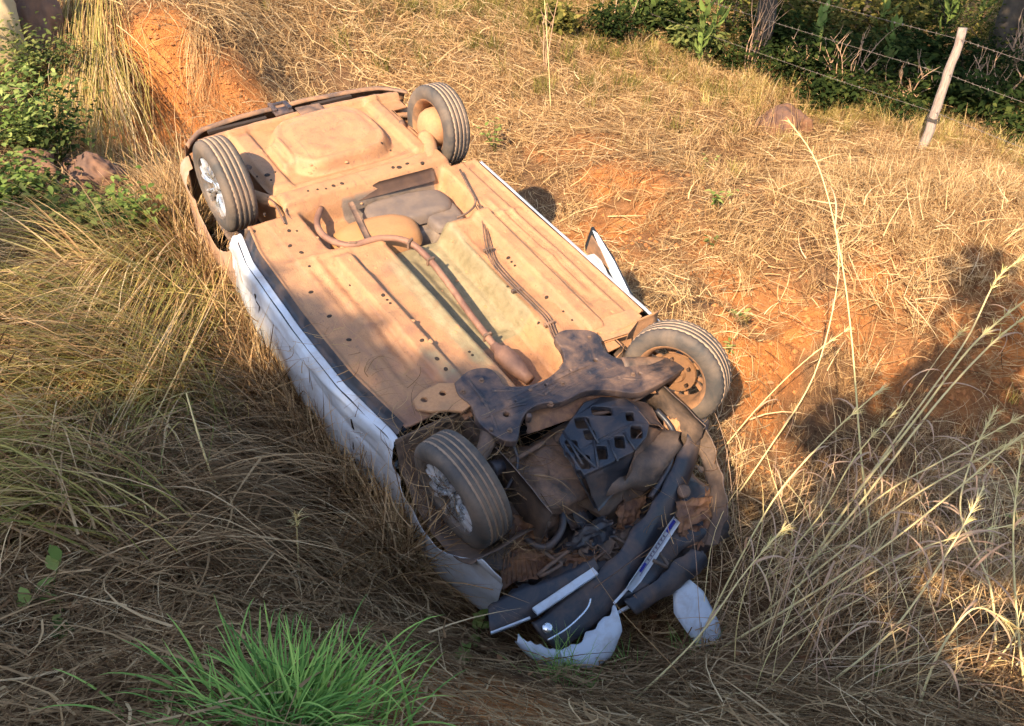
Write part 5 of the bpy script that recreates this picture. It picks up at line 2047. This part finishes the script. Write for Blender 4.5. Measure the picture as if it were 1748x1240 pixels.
GR = 'tall dry stalks of the right foreground'
cl = [
    ('tallest stalk, rising straight and bending left to a feathery head', [(1490, 960), (1470, 780), (1452, 560), (1430, 410), (1395, 280), (1345, 205)], [1.0, 1.0, 1.0, 1.02, 1.04], .0042, 2),
    ('stalk crossing behind the tallest one towards the tyre', [(1235, 880), (1310, 770), (1390, 640), (1430, 480), (1425, 380)], [1.0, 1.0, 1.02, 1.04], .0038, 2),
    ('thick yellow stalk of the bundle reaching the right edge', [(1370, 985), (1450, 860), (1560, 720), (1660, 590), (1760, 505)], [.97, .94, .90, .86], .0052, 4),
    ('second thick stalk of that bundle, just below', [(1345, 1010), (1460, 870), (1590, 700), (1690, 590), (1765, 530)], [.97, .94, .90, .86], .0048, 3),
    ('greenish stalk with a green upper half inside the bundle', [(1400, 930), (1500, 790), (1580, 680), (1650, 580), (1700, 480), (1748, 440)], [.97, .94, .91, .88, .86], .0042, 2),
    ('long low stalk running from the broken piece to the right edge', [(1230, 1110), (1360, 1030), (1500, 940), (1640, 830), (1770, 720)], [.96, .92, .88, .84], .0045, 3),
    ('pale low stalk just above the long low one', [(1290, 1060), (1400, 970), (1540, 860), (1660, 790), (1770, 735)], [.96, .92, .88, .84], .0042, 3),
    ('thin stalk rising steeply from behind the broken piece', [(1180, 1120), (1260, 960), (1330, 840), (1420, 740), (1510, 660)], [.97, .95, .93, .92], .0036, 2),
    ('thin green-tinged stalk in the middle of the bunch', [(1300, 1000), (1400, 880), (1460, 780), (1540, 690)], [.97, .95, .93], .0036, 2),
    ('leaning stalk at the right edge with drooping leaves', [(1700, 1120), (1690, 1000), (1640, 880), (1660, 780), (1700, 700)], [.98, .96, .94, .92], .0042, 4),
    ('rightmost stalk dropping out of the picture', [(1748, 1190), (1735, 1040), (1730, 900), (1745, 760)], [.98, .96, .94], .0042, 3),
    ('flat stalk almost level with the ground below the bunch', [(1320, 1080), (1450, 1000), (1590, 930), (1760, 890)], [.97, .95, .93], .0038, 3),
    ('bent stalk with a broken tip near the lower right corner', [(1560, 1230), (1600, 1120), (1660, 1040), (1720, 1060)], [.98, .96, .96], .004, 3),
    ('short stalk in front of the shaded hollow', [(1480, 790), (1540, 700), (1610, 600), (1650, 560)], [.98, .96, .95], .0034, 1),
    ('thin stalk leaning over the orange cut', [(1210, 800), (1290, 700), (1370, 620), (1450, 560)], [1.0, .98, .97], .0032, 1),
    ('slender stalk near the lower middle, left of the bunch', [(1080, 1200), (1190, 1090), (1270, 980), (1340, 900)], [.98, .96, .94], .0034, 2),
    ('curved reddish stalk low among the bunch', [(1400, 1180), (1520, 1080), (1620, 940), (1680, 830)], [.97, .94, .92], .0038, 3),
    ('stalk forking out to the right edge at mid height', [(1380, 960), (1500, 850), (1620, 780), (1765, 700)], [.96, .93, .9], .004, 3),
]
for i, (lb, px, ds, rad, nl) in enumerate(cl):
    culm(lb, px, ds, rad, nl, 100 + i, True, False, GR)
def reed_tangle():
    r = random.Random(77)
    sets = {'straw': ([], []), 'culm': ([], []), 'curl': ([], [])}
    for i in range(300):
        g = G(r.uniform(1180, 1760), r.uniform(880, 1230), .0) if i % 3 else G(r.uniform(1250, 1500), r.uniform(940, 1150), 0)
        a = r.gauss(.75, 1.0)
        th = r.uniform(.2, .9)
        ln = r.uniform(.35, 1.0)
        cu = r.uniform(.3, 1.7)
        n = 11
        p = g.copy()
        pts = []
        for k in range(n):
            pts.append(p.copy())
            an = a + .3 * math.sin(k * .5 + i)
            p = p + Vector((math.cos(an) * math.sin(th), math.sin(an) * math.sin(th), math.cos(th))) * ln / (n - 1)
            th += cu / (n - 1)
        m = r.choice(['straw', 'straw', 'culm', 'curl'])
        V, F = sets[m]
        blade(V, F, pts, r.uniform(.003, .0065), Vector((-math.sin(a), math.cos(a), r.uniform(-.5, .5))).normalized())
    for i in range(70):
        # loose curls hanging off the stalks
        g = G(r.uniform(1280, 1740), r.uniform(860, 1180), r.uniform(.15, .6))
        a = r.uniform(0, 6.28)
        th, ln, cu = r.uniform(.1, .8), r.uniform(.25, .5), r.uniform(2.4, 4.6)
        p = g.copy()
        pts = []
        for k in range(14):
            pts.append(p.copy())
            p = p + Vector((math.cos(a) * math.sin(th), math.sin(a) * math.sin(th), math.cos(th))) * ln / 13
            th += cu / 13
        V, F = sets['curl']
        blade(V, F, pts, r.uniform(.006, .011), Vector((-math.sin(a), math.cos(a), .2)).normalized())
    for m, (V, F) in sets.items():
        tag(mk('tangled_reeds', V, F, M[m]), 'fine tangled dry blades filling the lower right', None, None, 'stuff')


reed_tangle()
GL = 'dead stalks standing beside the car'
for i, (lb, px, ds) in enumerate([
    ('pale thick stick standing left of the sill, leaning left', [(388, 880), (350, 780), (318, 672)], [.96, .92]),
    ('short pale stick leaning on the draped stalks by the sill', [(415, 650), (425, 610), (434, 585)], [.98, .96]),
    ('long stem arching from the left bank across the white sill', [(240, 530), (400, 575), (540, 608), (620, 640)], [1.0, 1.0, 1.0]),
    ('kinked pale stalk rising out of the engine bay', [(905, 905), (900, 830), (885, 750), (858, 702)], [.93, .90, .88]),
    ('thin tall stem with seed head in the middle of the near slope', [(512, 1000), (508, 930), (505, 880)], [.95, .90]),
    ('dark branch lying above the green tuft', [(640, 1120), (720, 1150), (790, 1185)], [.99, .98]),
    ('thin upright stem behind the car, far bank', [(940, 190), (936, 100), (928, -20)], [.98, .97])]):
    culm(lb, px, ds, .0048 if i == 0 else .0036, 1 if i in (3, 6) else 0, 300 + i, i in (4, 6), False, GL)
#==BACK==
# ------------------------------------------------------------------ fence
def post():
    b = G(1572, 262, -.1)
    d = Vector(ray(1645, 48).tolist()).normalized()
    # the top is above and slightly beyond the foot
    o = Vector(CM.tolist())
    t = ((b.y + .12) / d.y)
    tp = o + d * t
    ax = tp - b
    root = empty('fence_post', b)
    n = 16
    pts = [ax * (i / n) + Vector((.012 * noise.noise(Vector((0, i * .4, 0))), .01 * noise.noise(Vector((5, i * .4, 0))), 0)) for i in range(n + 1)]
    rad = [.048 - .008 * i / n + .006 * noise.noise(Vector((i * .6, 2, 2))) for i in range(n + 1)]
    V, F = tube_vf(pts, rad, 14)
    mk('pole', V, F, M['wood'], root)
    k = .33
    kp = ax * k
    V, F = [], []
    for q in range(3):
        c = kp + ax.normalized() * (q * .018)
        r_ = .062
        s = [c + Vector((math.cos(a) * r_, math.sin(a) * r_, .01 * math.sin(a * 2 + q))) for a in np.linspace(0, 6.3, 14)]
        tube_vf(s, .004, 5, False, V, F)
    mk('wire_tie', V, F, M['bark'], root)
    tag(root, 'pale weathered wooden fence post leaning right on the far bank', 'fence post')
    return b, ax


pb_, pax = post()


def far_post(x, y, h, lb, mat='bark'):
    g = Vector((x, y, hz(x, y) - .1))
    V, F = tube_vf([Vector((0, 0, h * k / 6)) + Vector((.01 * k * .5, 0, 0)) for k in range(7)], .05, 10)
    o = mk('fence_post', V, F, M[mat], None, loc=g)
    tag(o, lb, 'fence post')
    return g


# wires run from the post up-left into the wood and on to the right
_fa, _fb = onplane(1394, 75, pb_.z + pax.z * .40), onplane(1609, 148, pb_.z + pax.z * .40)
FDIR = Vector(((_fb - _fa)[0], (_fb - _fa)[1], 0)).normalized()


def wire(kk, lb):
    a = pb_ + pax * kk + Vector((0, -.06, 0))
    l = a - FDIR * 7.5
    r_ = a + FDIR * 3.2
    pts = []
    for (p, q, n) in ((l, a, 80), (a, r_, 40)):
        for i in range(n):
            t = i / n
            s = p.lerp(q, t)
            s.z -= .06 * 4 * t * (1 - t) * (1 if n == 80 else .6)
            pts.append(s)
    pts.append(r_)
    V, F = tube_vf(pts, .0022, 5, False)
    root = mk('barbed_wire', V, F, M['wire'])
    V, F = [], []
    for i in range(1, len(pts) - 1):
        p = pts[i]
        for q in range(2):
            d = Vector((rnd.gauss(0, .3), rnd.gauss(0, 1), rnd.gauss(0, 1))).normalized()
            tube_vf([p - d * .014, p + d * .014], .0024, 4, False, V, F)
    tag(mk('barbs', V, F, M['wire'], root), kind='stuff')
    tag(root, lb, 'wire')
    return l, r_


wire(.93, 'topmost barbed wire of the far fence')
wire(.68, 'middle barbed wire of the far fence')
fl_, fr_ = wire(.40, 'lowest barbed wire of the far fence')
far_post(fr_.x, fr_.y, 1.4, 'dark fence post beyond the right edge')
far_post(fl_.x, fl_.y, 1.3, 'dark fence post beyond the top edge')
# ------------------------------------------------------------------ wood behind the fence
def trunk(px, py, label, rad=.08, h=5, lean=(0, 0), name='forest_tree', crown=True, seed=0, at=None, cr=1.4):
    g = at if at is not None else G(px, py, -.1)
    r = random.Random(seed)
    root = empty(name, g)
    pts = [Vector((lean[0] * (k / 8) ** 1.2 * h, lean[1] * k / 8 * h, h * k / 8)) + Vector((r.gauss(0, .03), r.gauss(0, .03), 0)) for k in range(9)]
    V, F = tube_vf(smooth_path(pts, 2), list(np.linspace(rad * 1.25, rad * .45, 17)), 12)
    mk('trunk', V, F, M['bark'], root)
    V, F = [], []
    LV, LF = [], []
    ends = []
    for k in range(9):
        i = 4 + k % 5
        a = r.uniform(0, 6.28)
        ln = cr * r.uniform(.6, 1.1)
        e = pts[i] + Vector((math.cos(a) * ln, math.sin(a) * ln, ln * r.uniform(.3, .9)))
        m_ = pts[i].lerp(e, .5) + Vector((0, 0, .1))
        tube_vf(smooth_path([pts[i], m_, e], 3), list(np.linspace(rad * .4, rad * .08, 7)), 6, False, V, F)
        ends += [m_, e]
    mk('limbs', V, F, M['bark'], root)
    if crown:
        for i in range(2600):
            c = r.choice(ends)
            p = c + Vector((r.gauss(0, 1), r.gauss(0, 1), r.gauss(0, .8))) * cr * .34
            b = r.uniform(0, 6.28)
            leaf_faces(LV, LF, p, Vector((math.cos(b), math.sin(b), r.uniform(-.7, .4))), Vector((r.gauss(0, .3), r.gauss(0, .3), 1)), .12, .06)
        mk('crown', LV, LF, M['leaf_dark'], root)
    tag(root, label, 'tree')


trunk(1290, 120, 'dark tree trunk behind the bare branches at the wood edge', .10, 5.5, (.03, .02), seed=1)
trunk(1695, 110, 'thick dark trunk near the top right corner', .13, 5.5, (.01, 0), seed=2)
trunk(1745, 125, 'dark trunk at the very top right corner', .09, 5.5, (0, .02), seed=3)
trunk(1010, 10, 'slim trunk at the top edge left of the green shoots', .05, 4.5, (0, .02), seed=4)
trunk(1460, 75, 'slim trunk in the middle of the dark wood', .06, 4.5, (-.02, .02), seed=5)


# undergrowth: one bush after another
r_ = random.Random(11)
words = {'leaf_dark': 'dark green', 'leaf_yellow': 'yellow-green', 'leaf': 'mid green'}
rows = [(950, 20, 'leaf_yellow', .3), (1040, 40, 'leaf_dark', .45), (1095, 15, 'leaf', .45), (1150, 35, 'leaf_dark', .5), (1190, 62, 'leaf', .35), (1245, 30, 'leaf_dark', .6), (1250, 90, 'leaf_dark', .38),
        (1310, 60, 'leaf_dark', .55), (1330, 15, 'leaf_yellow', .7), (1335, 112, 'leaf_dark', .42), (1385, 50, 'leaf_yellow', .65), (1395, 105, 'leaf_dark', .5), (1400, 150, 'leaf_dark', .36), (1440, 15, 'leaf_yellow', .7),
        (1450, 85, 'leaf', .55), (1460, 150, 'leaf_dark', .42), (1500, 40, 'leaf_yellow', .65), (1510, 110, 'leaf_dark', .5), (1530, 175, 'leaf_dark', .36), (1560, 25, 'leaf', .65), (1565, 85, 'leaf_dark', .55), (1590, 150, 'leaf_dark', .42),
        (1620, 45, 'leaf_dark', .65), (1640, 110, 'leaf_dark', .5), (1660, 175, 'leaf_dark', .42), (1680, 65, 'leaf_yellow', .6), (1700, 130, 'leaf_dark', .5), (1735, 35, 'leaf_yellow', .65), (1740, 95, 'leaf_dark', .55), (1745, 165, 'leaf_dark', .45), (1725, 215, 'leaf_dark', .34), (1780, 60, 'leaf_dark', .6), (1790, 140, 'leaf_dark', .5)]
counts = {}
rows = [q for i, q in enumerate(rows) if not (q[1] > 80 and i % 3 == 1)]
nth = ['', ', second from the left', ', third from the left', ', fourth from the left', ', fifth from the left', ', sixth from the left']
for i, (px, py, mt, s_) in enumerate(sorted(rows)):
    where = 'left of the green shoots' if px < 1090 else 'by the green shoots' if px < 1230 else 'around the bare branches' if px < 1345 else 'left of the fence post' if px < 1560 else 'behind the fence post' if px < 1670 else 'right of the fence post'
    depth = 'on the wood edge' if py > 100 else 'deeper in the wood' if py > 40 else 'at the top edge'
    lab = '%s bush %s, %s' % (words[mt], depth, where)
    counts[lab] = counts.get(lab, 0) + 1
    lab += nth[counts[lab] - 1]
    bush(px, py + 40, lab, s_ * (1.0 + .35 * r_.random()), 800, r_.choice((.05, .07, .10)), mt, 200 + i, 'undergrowth_bush', 'bush', 'undergrowth bushes of the wood', stems=8, flat=.75)
# second row beyond the frame's top edge
for i in range(14):
    x_ = -1 + i * .95
    y_ = 15.0 + r_.uniform(-.6, .8)
    bush(0, 0, 'dark bush of the back row beyond the wood edge', 1.1, 500, .14, 'leaf_dark', 260 + i, 'background_bush', 'bush', 'back row of bushes', Vector((x_, y_, hz(x_, y_))), stems=6)


# tall green corn-like shoots
def shoot(px, py, h, label, seed):
    g = G(px, py)
    r = random.Random(seed)
    root = empty('green_shoot', g)
    V, F = tube_vf(smooth_path([(0, 0, -.05), (.01, 0, h * .5), (.02, .01, h)], 4), .007, 6)
    mk('stem', V, F, M['leaf_bright'], root)
    for k in range(18):
        z = h * (.2 + .75 * k / 12)
        a = r.uniform(0, 6.28)
        V, F = [], []
        leaf_faces(V, F, Vector((.01, 0, z)), Vector((math.cos(a) * .5, math.sin(a) * .5, r.uniform(.2, .9))), Vector((math.cos(a), math.sin(a), .2)), h * .30, .075)
        mk('leaf', V, F, M['leaf_bright'], root)
    tag(root, label, 'plant')


shoot(1112, 68, 1.0, 'leftmost of the three tall bright green shoots', 1)
shoot(1160, 78, .7, 'shortest of the three tall bright green shoots, in the middle', 2)
shoot(1190, 125, .75, 'small green shoot in front of the rightmost tall one', 3)
shoot(1212, 100, 1.15, 'rightmost and brightest of the tall green shoots', 4)


for i, (px, py, h) in enumerate([(1345, 40, 1.0), (1400, 60, 1.1), (1450, 30, 1.2), (1490, 75, .9), (1540, 45, 1.1), (1600, 70, 1.0), (1660, 50, 1.2), (1720, 75, 1.1), (1380, 110, .6), (1500, 130, .6), (1080, 40, .8)]):
    shoot(px, py + 20, h, 'yellow-green upright weed %s' % ['right of the bare branches', 'in the wood, second from the bare branches', 'at the top edge above the lowest wire', 'where the middle wire leaves the leaves', 'left of the post near the top edge', 'just left of the post in the wood', 'just right of the post at the top edge', 'near the top right corner', 'low at the wood edge under the lowest wire', 'low under the middle wire left of the post', 'left of the tall green shoots'][i], 20 + i)
# bare branches in front of the dark wood
def bare_shrub(px, py, h, n, label, seed, spread=.35):
    g = G(px, py)
    r = random.Random(seed)
    root = empty('bare_shrub', g)
    for k in range(n):
        a = r.uniform(0, 6.28)
        V, F = [], []
        e = Vector((math.cos(a) * spread * r.uniform(.3, 1), math.sin(a) * spread * .5, h * r.uniform(.6, 1)))
        sp = smooth_path([(0, 0, -.05), e * .4 + Vector((r.gauss(0, .04), 0, 0)), e * .75 + Vector((r.gauss(0, .04), 0, 0)), e], 3)
        tube_vf(sp, list(np.linspace(.009, .003, len(sp))), 5, False, V, F)
        for q in range(3):
            i = r.randint(3, len(sp) - 2)
            d = Vector((r.gauss(0, .5), r.gauss(0, .4), 1)).normalized()
            tube_vf([sp[i], sp[i] + d * h * .16, sp[i] + d * h * .3 + Vector((r.gauss(0, .03), 0, 0))], [.005, .003, .002], 4, False, V, F)
        mk('branch', V, F, M['curl'], root)
    tag(root, label, 'shrub')


bare_shrub(1272, 140, 1.25, 7, 'pale bare branches in front of the dark trunk', 1)
for i, (px, py, h, lb) in enumerate([(1440, 165, .7, 'dead brown brush under the lowest wire'), (1530, 190, .6, 'dead brown brush left of the fence post'), (1690, 200, .7, 'dead brown brush just right of the fence post'), (1735, 160, .9, 'dead brown brush at the right edge of the wood'), (1380, 150, .6, 'dead brown brush below the middle wire')]):
    bare_shrub(px, py, h, 9, lb, 40 + i, .5)
bare_shrub(1040, 75, .9, 3, 'thin bare twigs left of the green shoots', 2)
bare_shrub(1355, 150, .5, 4, 'small forked dry twigs at the edge of the wood', 3, .2)
bare_shrub(930, 120, .8, 3, 'thin pale twigs above the rear wheel on the far bank', 4, .15)
bare_shrub(1670, 215, .45, 4, 'short dry stems right of the fence post', 5, .2)

# fallen leaves
r_ = random.Random(5)
V, F = [], []
for i in range(260):
    px, py = r_.uniform(0, 1748), r_.uniform(500, 1240)
    if 450 < px < 1200 and py < 1000: continue
    g = G(px, py, r_.uniform(.03, .07))
    a = r_.uniform(0, 6.28)
    leaf_faces(V, F, g, Vector((math.cos(a), math.sin(a), r_.uniform(-.2, .4))), Vector((r_.gauss(0, .4), r_.gauss(0, .4), 1)), r_.uniform(.03, .065), r_.uniform(.02, .035), .5)
tag(mk('fallen_leaves', V, F, M['dead_leaf']), 'curled brown leaves fallen over the straw', None, None, 'stuff')

# clods on the bare soil
V, F = [], []
for (bx, by, br, bs) in bare:
    for i in range(int(60 * br / .3)):
        a, q = r_.uniform(0, 6.28), br * math.sqrt(r_.random()) * 1.1
        x_, y_ = bx + math.cos(a) * q, by + math.sin(a) * q
        s = r_.choice((.006, .009, .014, .022)) * r_.uniform(.7, 1.3)
        b = len(V)
        z_ = hz(x_, y_)
        for d in ((1, 0, 0), (0, 1, 0), (-1, 0, 0), (0, -1, 0), (0, 0, 1), (0, 0, -1)):
            V.append((x_ + d[0] * s * r_.uniform(.6, 1.3), y_ + d[1] * s * r_.uniform(.6, 1.3), z_ + d[2] * s * r_.uniform(.6, 1.1)))
        for t in ((0, 1, 4), (1, 2, 4), (2, 3, 4), (3, 0, 4), (1, 0, 5), (2, 1, 5), (3, 2, 5), (0, 3, 5)):
            F.append(tuple(b + j for j in t))
tag(mk('soil_clods', V, F, M['clod'], smooth=False), 'crumbs and clods of orange soil on the bare patches', None, None, 'stuff')

# ------------------------------------------------------------------ unseen trees out of frame, their crowns shaped to cast the wanted shade
def shade_tree(label, targets, dist, leaf, n, seed, name='unseen_shade_tree', foot=None):
    """targets: ground spots (world) with radii; the crown stands towards the sun from them"""
    r = random.Random(seed)
    cs = []
    back = -sun_dir
    for (x_, y_, z_, rad) in targets:
        cs.append((Vector((x_, y_, z_)) + back * dist, rad))
    c0 = sum((c for c, _ in cs), Vector()) / len(cs)
    fx, fy = foot or (c0.x, c0.y - .3)
    base = Vector((fx, fy, hz(fx, fy)))
    root = empty(name, base)
    V, F = [], []
    top = c0 - base
    tube_vf(smooth_path([Vector((0, 0, -.2)), top * .5 + Vector((.1, 0, 0)), top * .9], 4), [.16, .15, .14, .13, .12, .11, .10, .09, .08], 12, True, V, F)
    mk('trunk', V, F, M['bark'], root)
    V, F, LV, LF = [], [], [], []
    for c, rad in cs:
        e = c - base
        tube_vf(smooth_path([top * .55, top.lerp(e, .6) - Vector((0, 0, .2)), e], 3), list(np.linspace(.05, .015, 7)), 6, False, V, F)
        for i in range(int(n * rad * rad)):
            d = Vector((r.gauss(0, 1), r.gauss(0, 1), r.gauss(0, 1)))
            d = d.normalized() * rad * r.random() ** .45
            b = r.uniform(0, 6.28)
            leaf_faces(LV, LF, e + d, Vector((math.cos(b), math.sin(b), r.uniform(-.6, .4))), Vector((r.gauss(0, .4), r.gauss(0, .4), 1)), leaf, leaf * .55)
    mk('limbs', V, F, M['bark'], root)
    mk('crown', LV, LF, M['leaf'], root)
    tag(root, label, 'tree')


def tg(px, py, z, rad):
    p = onplane(px, py, z)
    return (p[0], p[1], z, rad)


shade_tree('leafy unseen tree behind the camera, crown shaped to shade the near slope',
           [tg(100, 1150, 1.4, .8), tg(500, 1150, 1.3, .8), tg(900, 1150, 1.0, .8), tg(40, 900, 1.2, .6), tg(400, 930, 1.1, .7), tg(440, 730, .9, .42), tg(520, 570, 1.15, .27), tg(470, 500, 1.2, .16), tg(700, 900, .9, .65), tg(580, 640, 1.0, .42), tg(800, 760, 1.1, .5), tg(1000, 900, .8, .55),
            tg(1080, 1020, .5, .7), tg(1000, 760, 1.0, .38), tg(60, 420, 1.2, .35), tg(1230, 1010, .4, .35), tg(1250, 1190, .7, .45), tg(690, 650, 1.2, .2)],
           11.0, .11, 2800, 1)
shade_tree('smaller unseen tree added behind the camera to shade the hollow at right',
           [tg(1660, 490, .3, .27), tg(1720, 570, .2, .3), tg(1640, 640, .1, .3), tg(1720, 700, .2, .4), tg(1560, 720, .1, .4), tg(1430, 740, .1, .3), tg(1650, 760, .1, .3), tg(1440, 900, .1, .33), tg(1310, 930, .1, .30), tg(1620, 860, .1, .25), tg(1400, 1100, .45, .3), tg(1560, 1190, .7, .25)],
           7.5, .11, 2600, 2, foot=(7.5, -.6))  # put in to cast the hollow's shade, foot kept out of frame
shade_tree('unseen tall tree added beyond the wood edge to shade the wood', [tg(1420, 95, 0, .6), tg(1550, 110, 0, .8), tg(1700, 130, 0, .8), tg(1320, 90, 0, .5), tg(1500, 140, 0, .45), tg(1640, 175, 0, .4), tg(1740, 80, 0, .7), tg(1560, 20, 0, .9)], 6.6, .12, 2200, 3, 'forest_tree', foot=(1.6, 15.2))  # extra crown out of view, placed to darken the wood behind the fence
